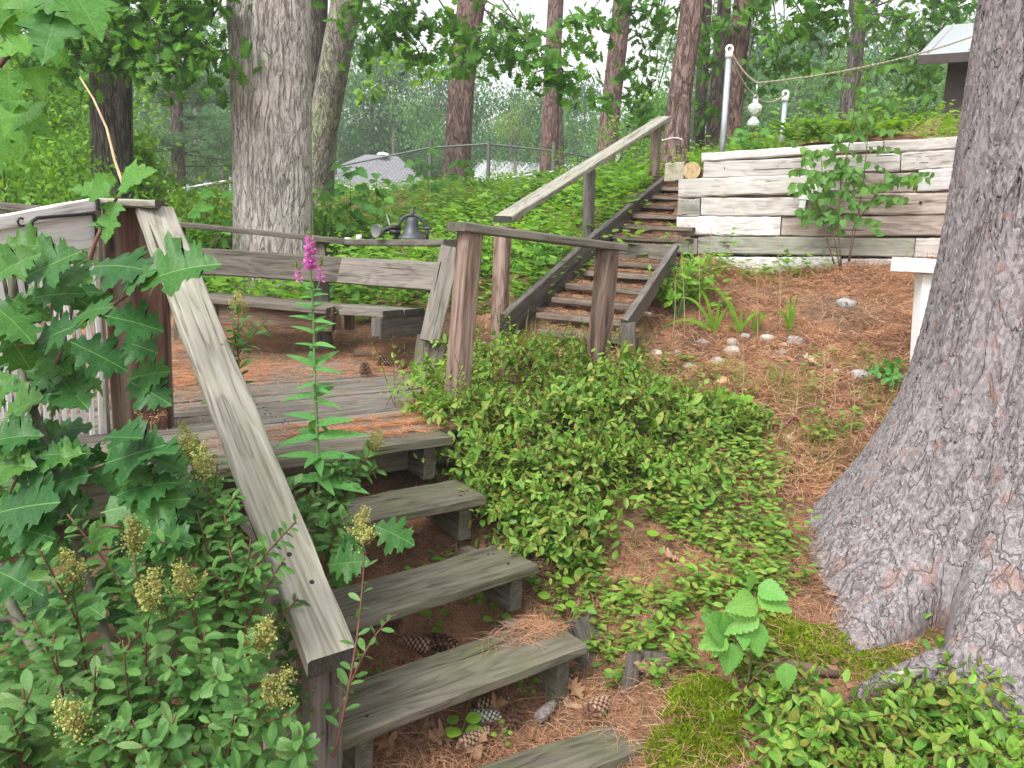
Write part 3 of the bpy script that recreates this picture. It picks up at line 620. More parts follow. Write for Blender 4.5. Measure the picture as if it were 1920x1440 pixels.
# ------------------------------------------------------------------ upper stairs
us = empty('hillside_stairs', US[0], 'long straight timber stairs climbing the bank beside the bleached timber wall', 'stairs')
for k, q in enumerate(US):
    wdt = .66
    board('tread', q + SV * .13 - ZZ * .02, q + SU * wdt + SV * .13 - ZZ * .02, .26, .04, ZZ, 'steptread', us, ch=.005, seg=5)
lb = US[5] + SV * .30
board('riser_board', lb + ZZ * .085, lb + SU * .58 + ZZ * .085, .035, .12, ZZ, 'deck', us, seg=4)
board('landing_plank', lb + SV * .13 + ZZ * .13, lb + SU * .56 + SV * .13 + ZZ * .13, .22, .035, ZZ, 'deck', us, seg=4)
board('top_riser', P(1225, 342, 8.5), P(1300, 346, 8.3), .04, .12, ZZ, 'darkpost', us, seg=3)
sa, sb, sc2 = P(945, 618, 5.32), P(1118, 455, 6.75), P(1243, 350, 8.45)
board('stringer', sa - SV * .02, sb, .045, .24, (0, -.4, .92), 'stringer', us, end='enddark', ch=.005)
board('stringer', sb + (sc2 - sb).normalized() * .01, sc2, .045, .22, (0, -.4, .92), 'stringer', us, ch=.005)
ta, tb = P(1168, 622, 5.05), P(1263, 478, 6.1)
board('stringer', ta, tb, .045, .18, (0, -.4, .92), 'stringer', us, end='enddark')
board('post', P(1178, 690, 5.03), P(1176, 605, 5.03), .10, .06, (0, -1, 0), 'stringer', us, ch=.01)
ha, hc_ = P(942, 412, 5.38), P(1246, 221, 8.75)
hd = (hc_ - ha).normalized()
board('handrail', ha, hc_, .14, .042, (ZZ - hd * hd.z), 'rail', us, end='enddark', ch=.006, seg=14, cutz=(hd.z / math.hypot(hd.x, hd.y), 0))
post('post', 944, 424, 934, 640, 5.40, .094, 'post', us, .15, SU)
post('post', 1105, 318, 1103, 450, 6.95, .085, 'stringer', us, .15, SU)
post('post', 1231, 237, 1226, 350, 8.6, .09, 'post', us, .15, SU)

# ------------------------------------------------------------------ bleached timber wall
rw = empty('timber_wall', wallP(1500, 510), 'retaining wall of large bleached timbers stacked in six courses', 'wall')
def timber(q, mat, off=0.0, t=.18, end='endlight', gap=.005):
    a, b_, c, d = [wallP(*k) for k in q]
    h = ((a - d).length + (b_ - c).length) / 2 - gap
    board('timber', (a + d) / 2 - WN * (t / 2 - off), (b_ + c) / 2 - WN * (t / 2 - off), t, h, (a - d + b_ - c).normalized(), mat, rw, end=end, ch=.012, wear=.006, seg=14)
def z3(x, y): return (1200 + x / 2.667, y / 2.667)
def tq(xl, y1, y2, xr, y3, y4): return [z3(xl, y1), z3(xr, y3), z3(xr, y4), z3(xl, y2)]
EXT = 1760
timber(tq(308, 768, 800, 1215, 700, 768), 'white', .012)
timber(tq(1222, 698, 760, EXT, 668, 735), 'timber', .0)
timber(tq(318, 802, 892, 1300, 768, 862), 'timber', .004); timber(tq(1306, 766, 860, EXT, 738, 838), 'timber', 0)
timber(tq(192, 895, 990, 1000, 872, 968), 'timber', .010); timber(tq(1004, 870, 966, 1382, 856, 958), 'timberbrown', -.004); timber(tq(1390, 846, 956, EXT, 830, 945), 'whitepaint' if 0 else 'white', .014)
timber(tq(190, 992, 1086, 300, 989, 1084), 'timbergreen', .012, end='end'); timber(tq(305, 990, 1084, 830, 980, 1078), 'timber', .004); timber(tq(834, 976, 1076, EXT, 948, 1070), 'timberbrown', .0)
timber(tq(183, 1088, 1182, 702, 1080, 1180), 'white', .008); timber(tq(708, 1080, 1180, EXT, 1072, 1182), 'timberbrown', -.006)
timber(tq(176, 1186, 1274, 286, 1186, 1275), 'timbergreen', .006, end='end'); timber(tq(290, 1186, 1275, 1372, 1186, 1286), 'timbergreen', .0); timber(tq(1378, 1186, 1286, EXT, 1186, 1292), 'timber', -.02)
timber(tq(290, 1279, 1375, 1000, 1284, 1384), 'white', .003); timber(tq(1004, 1286, 1384, EXT, 1296, 1390), 'white', .0)
tl_ = wallP(1297, 319.5); br_ = .075
mb = MB(); mb.tube([tl_ + WN * .0, tl_ - WN * .30], br_, 18); lg = mb.build('log_end', M['endlight'], rw)
for a_, b_ in (((1360, 315), .012), ((1726, 380), .013)):
    c = wallP(*a_); MB().tube([c + WN * .006, c - WN * .02], b_, 10).build('bolt_hole', M['blackiron'], rw)
blk = board('concrete_block', wallP(1240, 317) - WN * .35, wallP(1277, 317) - WN * .35, .18, .17, ZZ, M['block'], None, end='end', ch=.01, wear=.006)
blk.data.materials[1] = M['block']; tag(blk, 'mossy concrete block at the top of the stairs beside the cut log end', 'block')
# white ornament leaning on the wall
orn = empty('white_ornament', wallP(1520, 400) + WN * .03, 'white painted wooden ornament with a rounded upright, hung on the timber wall behind the sapling', 'ornament')
def slab(name, pts, t, parent, mat, off):
    f_ = [wallP(*p_) + WN * (off + t) for p_ in pts]; k_ = [q - WN * t for q in f_]; n_ = len(pts)
    MB().add(f_ + k_, [tuple(range(n_)), tuple(range(n_, 2 * n_))[::-1]] + [(i, (i + 1) % n_, n_ + (i + 1) % n_, n_ + i) for i in range(n_)]).build(name, mat, parent)
slab('upright', [(1520 + 7 * math.cos(math.pi * i / 8), 324 - 7 * math.sin(math.pi * i / 8)) for i in range(9)] + [(1512, 365), (1532, 365)], .025, orn, M['whitepaint'], .012)
slab('crossbar', [(1497, 364), (1532, 367), (1530, 376), (1498, 374)], .022, orn, M['whitepaint'], .012)
slab('shank', [(1499, 376), (1511, 376), (1508, 395), (1497, 397)], .022, orn, M['whitepaint'], .014)
slab('foot', [(1492, 397), (1510, 394), (1524, 400), (1521, 410), (1507, 406), (1500, 402)], .022, orn, M['whitepaint'], .012)

# ------------------------------------------------------------------ steel posts, rope and hanging glass
def steel_post(xb, yb, xt, yt, Y, rr, lab):
    e_ = empty('steel_post', P(xb, yb, Y), lab, 'post'); a_, b_ = P(xb, yb, Y), P(xt, yt, Y)
    MB().tube([a_ - ZZ * .3, b_ - ZZ * .05], rr, 14).build('pipe', M['galv'], e_, True)
    MB().tube([b_ - ZZ * .075, b_ - ZZ * .03], rr * 1.22, 14).build('collar', M['whitemetal'], e_, True)
    mb_ = MB(); ring = [b_ + Vector((math.cos(k * math.pi / 8) * rr * 1.1, .0, math.sin(k * math.pi / 8) * rr * 1.1)) for k in range(17)]
    mb_.tube(ring, rr * .42, 8, False); mb_.build('eye', M['whitemetal'], e_, True); return b_
e1_ = steel_post(1355, 285, 1368, 92, 7.35, .026, 'tall galvanised steel post with an eye cap on the timber wall')
e2_ = steel_post(1467, 268, 1473, 176, 8.6, .027, 'short galvanised steel post with an eye cap behind the timber wall')
def sag(a, b_, s, n=16): return [a + (b_ - a) * (i / n) - ZZ * s * 4 * (i / n) * (1 - i / n) for i in range(n + 1)]
kn = P(1420, 156, 7.45); far_ = P(1880, 46, 10.1)
def rope(name, pts, rr, lab):
    mb_ = MB(); n_ = len(pts)
    for s_ in (0, 1):
        q = []
        for i in range(n_ - 1):
            for k in range(5):
                t_ = k / 5; c = pts[i].lerp(pts[i + 1], t_); an = (i * 5 + k) * 1.1 + s_ * math.pi
                q.append(c + Vector((0, math.cos(an), math.sin(an))) * rr * .55)
        mb_.tube(q, rr * .62, 6)
    tag(mb_.build(name, M['rope'], None, True), lab, 'rope')
rope('rope', sag(e1_, kn, .04) + sag(kn, far_, .10, 30)[1:], .010, 'old rope sagging from the tall steel post across to the dark shed')
rope('rope', sag(e1_ - ZZ * .03, P(1420, 185, 8.0), .05) + sag(P(1420, 185, 8.0), e2_, .06, 10)[1:], .010, 'lower rope running from the tall steel post down to the short one')
fl = empty('glass_float', kn, 'pair of clear glass floats hanging on a hook from the rope', 'glass float')
mb = MB(); mb.tube([kn + ZZ * .0, kn - ZZ * .05, kn - ZZ * .10], .006, 6); mb.tube([kn + Vector((.018 * math.cos(k * math.pi / 6), 0, -.125 + .026 * math.sin(k * math.pi / 6))) for k in range(13)], .004, 6, False); mb.build('hook', M['galv'], fl, True)
mb = MB(); mb.lathe([(0, .0), (.03, 0), (.055, -.02), (.064, -.05), (.055, -.08), (.03, -.10), (0, -.102)], kn - ZZ * .17, 20); mb.build('glass_ball', M['glass'], fl, True)
mb = MB(); mb.lathe([(0, 0), (.02, -.002), (.05, -.045), (.058, -.075), (.05, -.088), (0, -.09)], kn - ZZ * .285, 20); mb.build('glass_shade', M['glass'], fl, True)
MB().lathe([(0, 0), (.022, 0), (.024, -.03), (.02, -.034), (0, -.034)], kn - ZZ * .138, 14).build('cap', M['whitemetal'], fl, True)

# ------------------------------------------------------------------ white post at the big pine, dark shed
wp = empty('white_post', P(1712, 690, 4.9), 'bright white painted post with a wide flat cap beside the big pine trunk', 'post')
wa_, wb_ = P(1745, 690, 4.9), P(1752, 512, 4.9)
board('shaft', wa_ - ZZ * .2, wb_, .19, .10, (0, -1, 0), M['whitepaint'], wp, ch=.003, wear=.0005).data.materials[1] = M['whitepaint']
cc = P(1748, 499, 4.88); board('cap', cc - Vector((.215, 0, 0)), cc + Vector((.215, 0, .0)), .16, .085, ZZ, M['whitepaint'], wp, ch=.004, wear=.0006).data.materials[1] = M['whitepaint']
sh = empty('shed', P(1800, 255, 10.5), 'small dark brown shed with a pale metal roof behind the big pine', 'shed')
q0 = P(1757, 262, 10.5); q0.z -= .6; qt = P(1757, 112, 10.5).z; rz0 = Matrix.Rotation(R(-32), 3, 'Z')
wc_ = Vector((q0.x, q0.y, 0)) + rz0 @ Vector((1.45, 1.1, 0)); MB().box((wc_.x, wc_.y, (q0.z + qt) / 2), (2.9, 2.2, qt - q0.z), R(-32)).build('wall', M['shedwall'], sh)
ev = P(1721, 110, 10.35); rz = Matrix.Rotation(R(-32), 3, 'Z'); ov = Vector((ev.x, ev.y, ev.z))
def rf(u_, v_, w_): return ov + rz @ Vector((u_, v_, w_))
MB().add([rf(0, 0, 0), rf(3.5, 0, 0), rf(3.5, 2.6, .95), rf(0, 2.6, .95), rf(0, 0, .05), rf(3.5, 0, .05), rf(3.5, 2.6, 1.0), rf(0, 2.6, 1.0)], [(3, 2, 1, 0), (4, 5, 6, 7), (0, 1, 5, 4), (1, 2, 6, 5), (2, 3, 7, 6), (3, 0, 4, 7)]).build('roof_panel', M['metalroof'], sh)
MB().add([rf(0, 5.2, 0), rf(3.5, 5.2, 0), rf(3.5, 2.602, .95), rf(0, 2.602, .95), rf(0, 5.2, .05), rf(3.5, 5.2, .05), rf(3.5, 2.602, 1.0), rf(0, 2.602, 1.0)], [(0, 1, 2, 3), (7, 6, 5, 4), (4, 5, 1, 0), (5, 6, 2, 1), (6, 7, 3, 2), (7, 4, 0, 3)]).build('roof_panel', M['metalroof'], sh)
for k in range(8): MB().tube([rf(.1 + k * .45, .0, .062), rf(.1 + k * .45, 2.58, 1.0)], .018, 5).build('roof_rib', M['metalroof'], sh)
MB().box(rf(1.75, -.015, -.02), (3.5, .028, .11), R(-32)).build('fascia', M['shedwall'], sh)

# ------------------------------------------------------------------ leaves
def half_leaf(out, fold=.10, droop=.18, curl=0.0, wave=0.0):
    """leaf along +Y, made of strips between the midrib and an outline [(half width, t)]"""
    V = []; T = []; tm = [t for _, t in out]
    for i in range(1, len(tm)): tm[i] = max(tm[i], tm[i - 1])
    for s in (-1, 1):
        b = len(V)
        for i, (x, t) in enumerate(out):
            zz = lambda xx, tt: fold * abs(xx) - droop * tt * tt + wave * math.sin(tt * 17 + s) * abs(xx) - curl * xx * xx
            V.append((0, tm[i], zz(0, tm[i]))); V.append((s * x, t, zz(x, t)))
        for i in range(len(out) - 1):
            a, c, d, e = b + 2 * i, b + 2 * i + 1, b + 2 * i + 3, b + 2 * i + 2
            for tri in ((a, c, d), (a, d, e)):
                T.append(tri if s > 0 else tri[::-1])
    return np.array(V, float), np.array(T, int)
OVAL = [(0, 0), (.02, .02), (.15, .18), (.21, .42), (.19, .66), (.10, .87), (0, 1)]
SPIR = [(0, 0), (.02, .05), (.09, .18), (.17, .42), (.19, .62), (.14, .82), (0, 1)]
def serr(base, n, a): 
    o = []
    for i in range(n + 1):
        t = i / n; w = np.interp(t, [p[1] for p in base], [p[0] for p in base]); o.append((w, t))
        if 0 < i < n: o.append((w + a * (w > .03), t + .35 / n)); 
    return o
SERR = serr(OVAL, 9, .022)
LANCE = [(0, 0), (.08, .03), (.135, .2), (.13, .42), (.085, .7), (.035, .9), (0, 1)]
BIRCH = serr([(0, 0), (.26, .10), (.37, .26), (.33, .46), (.18, .72), (.06, .9), (0, 1)], 8, .03)
OAK = [(.008, 0), (.012, .05), (.12, .09), (.22, .12), (.20, .17), (.16, .21), (.20, .26), (.34, .27), (.42, .32), (.36, .37), (.24, .41), (.26, .46), (.42, .48), (.52, .56), (.42, .58), (.44, .64), (.30, .62), (.25, .67),
       (.27, .71), (.39, .77), (.29, .79), (.30, .85), (.18, .83), (.13, .88), (.12, .93), (0, 1.0)]
OAKLOW = [(.01, 0), (.10, .12), (.24, .18), (.11, .28), (.36, .38), (.14, .48), (.42, .62), (.17, .70), (.28, .84), (0, 1)]
MAPLE = [(.006, 0), (.16, -.04), (.28, .0), (.27, .06), (.40, .14), (.38, .20), (.52, .30), (.57, .42), (.44, .41), (.36, .46), (.28, .48), (.32, .58), (.30, .66), (.22, .66), (.20, .76), (.10, .86), (0, 1.0)]
MAPLELOW = [(.01, 0), (.2, .0), (.28, .14), (.5, .34), (.22, .42), (.28, .6), (.12, .64), (0, 1)]
TPL = {'oval': half_leaf(OVAL), 'serr': half_leaf(SERR, .12, .2), 'spir': half_leaf(serr(SPIR, 9, .02), .15, .22, wave=.04), 'spir2': half_leaf(serr(SPIR, 9, .02), .28, -.1, wave=.06), 'lance': half_leaf(LANCE, .15, .22), 'birch': half_leaf(BIRCH, .12, .15), 'oak': half_leaf(OAK, .10, .16, wave=.06), 'oak2': half_leaf(OAK, .22, .05, wave=.12),
       'oak3': half_leaf(OAK, -.06, .30, wave=.08), 'oak4': half_leaf(OAK, .32, .34, wave=.14), 'oaklow': half_leaf(OAKLOW, .12, .2), 'maple': half_leaf(MAPLE, .1, .22, wave=.05), 'maple2': half_leaf(MAPLE, .18, .08, wave=.08), 'maplelow': half_leaf(MAPLELOW, .12, .2),
       'dead': half_leaf(OAK, .5, -.35, wave=.25), 'dead2': half_leaf(OAK, .25, .35, wave=.3),
       'small': (np.array([(0, 0, 0), (.22, .45, .04), (0, 1, -.1), (-.22, .45, .04), (0, .5, 0)]), np.array([(0, 1, 4), (1, 2, 4), (2, 3, 4), (3, 0, 4)])),
       'card': (np.array([(0, 0, 0), (.3, .5, .06), (0, 1, -.12), (-.3, .5, .06)]), np.array([(0, 1, 2), (0, 2, 3)])),
       'tri': (np.array([(-.02, 0, 0), (.02, 0, 0), (0, 1, 0)]), np.array([(0, 1, 2)])),
       'blade': (np.array([(-.5, 0, 0), (.5, 0, 0), (-.42, .35, .0), (.42, .35, 0), (-.28, .7, -.10), (.28, .7, -.10), (0, 1, -.3)]), np.array([(0, 1, 3), (0, 3, 2), (2, 3, 5), (2, 5, 4), (4, 5, 6)]))}
def basis(d, nrm):
    """rows of vectors: leaf direction d, facing nrm -> rotation matrices (columns x, y, z)"""
    d = d / np.linalg.norm(d, axis=1, keepdims=True)
    nrm = nrm - d * (nrm * d).sum(1, keepdims=True); l = np.linalg.norm(nrm, axis=1, keepdims=True); l[l < 1e-6] = 1; nrm = nrm / l
    return np.stack([np.cross(d, nrm), d, nrm], 2)
def scatter(tpl, pos, d, nrm, size, width=1.0):
    V, T = TPL[tpl] if isinstance(tpl, str) else tpl
    pos, d, nrm = (np.asarray(a, float) for a in (pos, d, nrm)); size = np.broadcast_to(np.asarray(size, float), (len(pos),))
    B = basis(d, nrm); sc = np.ones((len(pos), 3)); sc *= size[:, None]; sc[:, 0] *= width
    W = np.einsum('nij,nkj->nki', B, V[None] * sc[:, None, :]) + pos[:, None, :]
    TT = T[None] + (np.arange(len(pos)) * len(V))[:, None, None]
    return W.reshape(-1, 3), TT.reshape(-1, 3)
def merge(parts):
    V = []; T = []; b = 0
    for v, t in parts: V.append(v); T.append(t + b); b += len(v)
    return np.concatenate(V), np.concatenate(T)
def mass(name, parts, mat, parent=None, kind=None, label=None):
    V, T = merge(parts) if isinstance(parts, list) else parts
    c = V.mean(0); o = link(name, tmesh(name, V - c, T), mat, parent, Matrix.Translation(Vector(c)))
    return tag(o, label, None, None, kind)
def rdir(n): v = rng.normal(size=(n, 3)); return v / np.linalg.norm(v, axis=1, keepdims=True)
LM = {}
def leafmesh(tpl, mat):
    k = (tpl, mat)
    if k not in LM:
        V, T = TPL[tpl]; me = tmesh('leaf_' + tpl, V, T); me.materials.append(M[mat]); LM[k] = me
    return LM[k]
def leafobj(tpl, mat, base, d, nrm, size, parent, width=1.0, name='leaf'):
    B = basis(np.array([d], float), np.array([nrm], float))[0]
    W = Matrix([list(r) for r in B]).to_4x4() @ Matrix.Diagonal((size * width, size, size, 1)); W.translation = Vector(base)
    return link(name, leafmesh(tpl, mat), None, parent, W)
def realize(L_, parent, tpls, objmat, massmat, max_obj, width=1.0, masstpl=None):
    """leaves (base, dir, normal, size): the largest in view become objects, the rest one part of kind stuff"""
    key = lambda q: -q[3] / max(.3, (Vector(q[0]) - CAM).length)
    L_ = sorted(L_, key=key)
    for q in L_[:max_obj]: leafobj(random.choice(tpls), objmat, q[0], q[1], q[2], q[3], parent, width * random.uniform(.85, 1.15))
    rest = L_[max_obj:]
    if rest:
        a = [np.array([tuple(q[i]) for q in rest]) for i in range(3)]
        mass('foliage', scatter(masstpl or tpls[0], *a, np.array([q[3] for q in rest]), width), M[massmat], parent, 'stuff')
def bez(a, b, bend, n=8):
    a, b, bend = Vector(a), Vector(b), Vector(bend); c = (a + b) / 2 + bend
    return [a * (1 - t) ** 2 + c * 2 * t * (1 - t) + b * t * t for t in [i / n for i in range(n + 1)]]
def along(pts, t):
    f = t * (len(pts) - 1); i = min(int(f), len(pts) - 2); return pts[i].lerp(pts[i + 1], f - i), (pts[i + 1] - pts[i]).normalized()
def stem_leaves(pts, n, size, t0=.15, t1=1.0, spread=1.0, up=.35, face=None):
    out = []; ph = random.random() * 6
    for i in range(n):
        t = t0 + (t1 - t0) * (i + random.random() * .6) / n; p, d = along(pts, min(t, .999)); an = ph + i * 2.4
        a = d.orthogonal().normalized(); b_ = d.cross(a); o_ = a * math.cos(an) + b_ * math.sin(an)
        ld = (o_ * spread + d * random.uniform(.2, .8) + ZZ * random.uniform(-.2, .2)).normalized()
        nn = (ZZ * up + d * .4 + (face or Vector((0, 0, 0))) + Vector((random.gauss(0, .3), random.gauss(0, .3), random.gauss(0, .2)))).normalized()
        out.append((p, ld, nn, size * random.uniform(.65, 1.15) * (1.1 - .45 * t)))
    return out
TOCAM = Vector((0, -.6, .25))

# ------------------------------------------------------------------ trunks
def trunk_mesh(path, n=24, step=.12, lob=.04, flare=None, seed=0):
    """path [(Vector, radius)], smooth tube with an uneven section"""
    pts = [p for p, _ in path]; seg = []
    for i in range(len(path) - 1):
        k = max(1, int((pts[i + 1] - pts[i]).length / step))
        for j in range(k): t = j / k; seg.append((pts[i].lerp(pts[i + 1], t), path[i][1] * (1 - t) + path[i + 1][1] * t))
    seg.append(path[-1]); m_ = len(seg); th = np.arange(n) * 2 * math.pi / n; V = np.zeros((m_, n, 3))
    z0 = seg[0][0].z
    for i, (p, r) in enumerate(seg):
        h = p.z - z0
        rad = r * (1 + lob * np.sin(3 * th + seed + h * .3) + lob * .7 * np.sin(5 * th + 2.1 * seed - h * .5) + .5 * lob * np.sin(2 * th + h * 1.7))
        if flare is not None: rad = flare(th, h, rad)
        V[i, :, 0] = p.x + rad * np.cos(th); V[i, :, 1] = p.y + rad * np.sin(th); V[i, :, 2] = p.z
    a = (np.arange(m_ - 1)[:, None] * n + np.arange(n)[None]).ravel(); nb = (np.arange(m_ - 1)[:, None] * n + (np.arange(n)[None] + 1) % n).ravel()
    T = np.concatenate([np.stack([a, nb, nb + n], 1), np.stack([a, nb + n, a + n], 1)])
    return V.reshape(-1, 3), T
def trunk(name, path, mat, parent, **kw):
    V, T = trunk_mesh(path, **kw); c = V.mean(0)
    return link(name, tmesh(name, V - c, T, True), M[mat], parent, Matrix.Translation(Vector(c)))
def std_flare(k=.35, hh=.35, ph=0.0):
    return lambda th, h, rad: rad * (1 + k * np.exp(-h / hh) * (1 + .5 * np.sin(4 * th + ph)))
def tree(name, pix, Y, w, mat, label, lean_Y=0, n=24, ext=2.5, cat='tree', group=None, step=.15, k=.3):
    """a trunk seen at the given pixels [(x, y)] bottom to top, w wide in pixels, carried on above the frame"""
    pts = []
    for i, (x, y) in enumerate(pix): pts.append(P(x, y, Y + lean_Y * i))
    ws = w if isinstance(w, (list, tuple)) else [w] * len(pix)
    path = [(p, ws[i] / 2 / F_PX * Y) for i, p in enumerate(pts)]
    b = path[0][0].copy(); b.z = gz(b.x, b.y) - .15
    if b.z < path[0][0].z - .05: path.insert(0, (b, path[0][1] * 1.08))
    d = (path[-1][0] - path[-2][0]).normalized(); path.append((path[-1][0] + d * ext, path[-1][1] * .85))
    t_ = empty(name, path[0][0], label, cat, group)
    trunk('trunk', path, mat, t_, n=n, step=step, flare=std_flare(k), seed=random.random() * 6)
    return t_, path
# the big foreground pine
TC = Vector((2.13, 3.15, 0)); ZB = -1.0
def bigflare(th, h, rad):
    hh = h + ZB + .66; dg = np.degrees(th) % 360
    fl = .71 * np.exp(-(np.maximum(hh, 0) / .55) ** 1.25) * (1 + .25 * np.clip(-hh, 0, .3))
    lob = 1 + .10 * np.exp(-((dg - 190) / 17) ** 2) + .06 * np.exp(-((dg - 240) / 14) ** 2) + .05 * np.sin(th * 7) * np.exp(-max(hh, 0) / .5)
    crease = .50 * np.exp(-((dg - 219 - 5 * math.sin(hh * 3)) / 4.2) ** 2) * math.exp(-(max(hh, 0) / .22) ** 1.5) + .15 * np.exp(-((dg - 221) / 6) ** 2) * math.exp(-(max(hh, 0) / .8))
    return rad + fl * lob - crease
bp_ = empty('pine_tree', (TC.x, TC.y, -.6), 'huge grey pine trunk with flared roots filling the right edge', 'tree')
path = [(Vector((TC.x, TC.y, ZB)), .445), (Vector((TC.x + .045, TC.y, .35)), .43), (Vector((TC.x - .02, TC.y, 3.6)), .43)]
trunk('trunk', path, 'bigpine', bp_, n=620, step=.011, lob=.012, flare=bigflare)
# surface root running out to the left under the crease
rp = [G(1840, 1285) + ZZ * .07, G(1775, 1272) + ZZ * .055, G(1715, 1282) + ZZ * .04, G(1655, 1300) + ZZ * .028, G(1592, 1322) + ZZ * .005]
mb = MB(); mb.tube(sum([[rp[i].lerp(rp[i + 1], k / 4) + Vector((0, random.uniform(-.006, .006), random.uniform(-.006, .006))) for k in range(4)] for i in range(4)], []) + [rp[-1]], [.062 - .0022 * i for i in range(16)] + [.012], 14)
mb.build('root', M['bigpine'], bp_, True)
mb = MB(); mb.tube([rp[2] + Vector((-.01, -.05, .045)), rp[3] + Vector((0, -.045, .03)), rp[3] + Vector((-.06, -.05, .01))], [.012, .026, .008], 8); mb.build('bare_root', M['rail'], bp_, True)
mb = MB(); rp2 = [G(1480, 1262) + ZZ * .0, G(1425, 1270), G(1570, 1278)]
mb.tube([rp2[1], rp2[0] + ZZ * .015, rp2[2] + ZZ * .02], [.012, .028, .012], 8); mb.build('bare_root', M['stem'], bp_, True)

t_, pa = tree('pine_tree', [(515, 552), (512, 300), (506, 0)], 8.0, [136, 134, 140], 'pinebark', 'thick pale grey pine trunk behind the bench', n=340, ext=3.5, step=.022, k=.12)
TB_, pTB = tree('oak_tree', [(212, 335), (208, 100), (205, 0)], 8.3, [68, 70, 68], 'darkbark', 'dark furrowed trunk with leafy oak boughs at the upper left', n=28)
t_, pa = tree('oak_tree', [(585, 400), (588, 150), (590, 0)], 11.2, [40, 44, 46], 'greybark', 'grey brown trunk half hidden behind the thick pale pine')
TD_, pTD = tree('oak_tree', [(590, 385), (603, 250), (632, 90), (652, -10)], 10.4, [56, 52, 54, 56], 'lichenbark', 'leaning trunk with pale green lichen right of the thick pale pine', n=28)
TE_, pTE = tree('pine_tree', [(855, 345), (866, 160), (886, 0)], 14.0, [46, 46, 50], 'redbark', 'red brown pine trunk above the yard bell, first right of the roof', n=26)
tree('pine_tree', [(1030, 330), (1034, 160), (1042, 0)], 17.0, [34, 30, 27], 'redbark', 'slim red brown pine trunk behind the middle fence post')
tree('oak_tree', [(1050, 322), (1048, 230), (1046, 100)], 19.0, [17, 15, 13], 'greybark', 'thin dark trunk hugging the slim red brown pine', ext=3)
tree('pine_tree', [(1134, 345), (1146, 200), (1168, 0)], 15.5, [36, 34, 34], 'redbark', 'red brown pine trunk crossing behind the upper handrail')
tree('pine_tree', [(1266, 300), (1275, 180), (1300, 0)], 9.9, [46, 40, 38], 'redbark', 'pine trunk with a pale string round it beside the mossy block', n=28)
TI_, pTI = tree('oak_tree', [(1308, 290), (1316, 150), (1324, 0)], 13.0, [20, 20, 20], 'darkbark', 'thin dark trunk left of the tall steel post')
tree('oak_tree', [(1336, 290), (1347, 140), (1356, 20)], 13.6, [30, 27, 24], 'greybark', 'grey brown trunk just left of the tall steel post')
TK_, pTK = tree('pine_tree', [(1370, 285), (1378, 150), (1396, -10)], 11.5, [34, 34, 34], 'redbark', 'pine trunk behind the tall steel post', n=26)
TL_, pTL = tree('oak_tree', [(1588, 250), (1594, 170), (1606, 90), (1612, 40)], 18.0, [32, 30, 26, 26], 'darkbark', 'dark forked trunk above the birch sapling', ext=.3)
for q_, w_ in (([(1610, 50), (1600, 20), (1606, -60)], 16), ([(1612, 45), (1640, 5), (1665, -60)], 14)):
    trunk('limb', [(P(x, y, 18.0), w_ / 2 / F_PX * 18) for x, y in q_], 'darkbark', TL_, n=12)
mb = MB(); c = P(1266, 263, 9.9); mb.tube([c + Vector((math.cos(k * math.pi / 10) * .155, math.sin(k * math.pi / 10) * .155, .01 * math.sin(k))) for k in range(21)], .006, 5, False)
tag(mb.build('string', M['whitemetal'], None), 'pale string tied round the pine beside the mossy block', 'string')

# ------------------------------------------------------------------ crowns of the near trees
def crown(t_, blobs, mat, tpl, size, dens=1.0, seed=None, branch_from=None, barkm='darkbark'):
    """leafy boughs: blobs (px, py, Y, radius px); loose clusters on twigs with gaps between"""
    parts = []; br = MB()
    for (x, y, Y, r) in blobs:
        c = np.array(P(x, y, Y)); rr = r / F_PX * Y; k = max(3, int(dens * .030 * r * r / 10))
        cc = c + rng.normal(size=(k, 3)) * np.array([.48, .5, .40]) * rr
        pos = []; 
        for q in cc:
            m_ = rng.integers(7, 14); pos.append(q + rng.normal(size=(m_, 3)) * np.array([.16, .16, .09]) * max(.8, rr * 1.2))
        pos = np.concatenate(pos); n = len(pos)
        d = rng.normal(size=(n, 3)) * np.array([1, 1, .5]) + np.array([0, 0, -.55]); nn = rng.normal(size=(n, 3)) * .55 + np.array([0, -.25, .8])
        parts.append(scatter(tpl, pos, d, nn, size * rng.uniform(.65, 1.2, n)))
        if branch_from is not None and (x * 7 + y) % 3 < 1.4:
            a = branch_from[-2][0].lerp(branch_from[-1][0], random.uniform(.1, .9)); pts = bez(a, c, (random.gauss(0, .3), random.gauss(0, .3), .45), 7); br.tube(pts, [.022 - .0024 * i for i in range(8)], 6)
            for q in cc[:max(2, k // 4)]: br.tube([Vector(c), Vector((c + q) / 2) + Vector((0, 0, .05)), Vector(q)], [.012, .009, .005], 5)
    mass('crown', parts, M[mat], t_)
    if br.v: br.build('branch', M[barkm], t_)
def cl(n, x0, x1, y0, y1, Y0, Y1, r0, r1): return [(random.uniform(x0, x1), random.uniform(y0, y1), random.uniform(Y0, Y1), random.uniform(r0, r1)) for _ in range(n)]
crown(TB_, [(140, 50, 7.2, 80), (240, 20, 7.3, 70), (250, 85, 7.4, 45), (330, 50, 7.4, 70), (400, 30, 7.6, 60), (410, 100, 7.3, 40), (330, 125, 7.3, 42), (195, 80, 7.4, 42), (300, 90, 7.1, 45), (150, 105, 7.3, 40), (60, 60, 7.8, 80), (390, 135, 7.3, 25), (100, 125, 7.6, 45)] + cl(3, -50, 420, -120, -30, 7.2, 8.5, 60, 80), 'oakcrown', 'oaklow', .135, 1.0, branch_from=pTB)
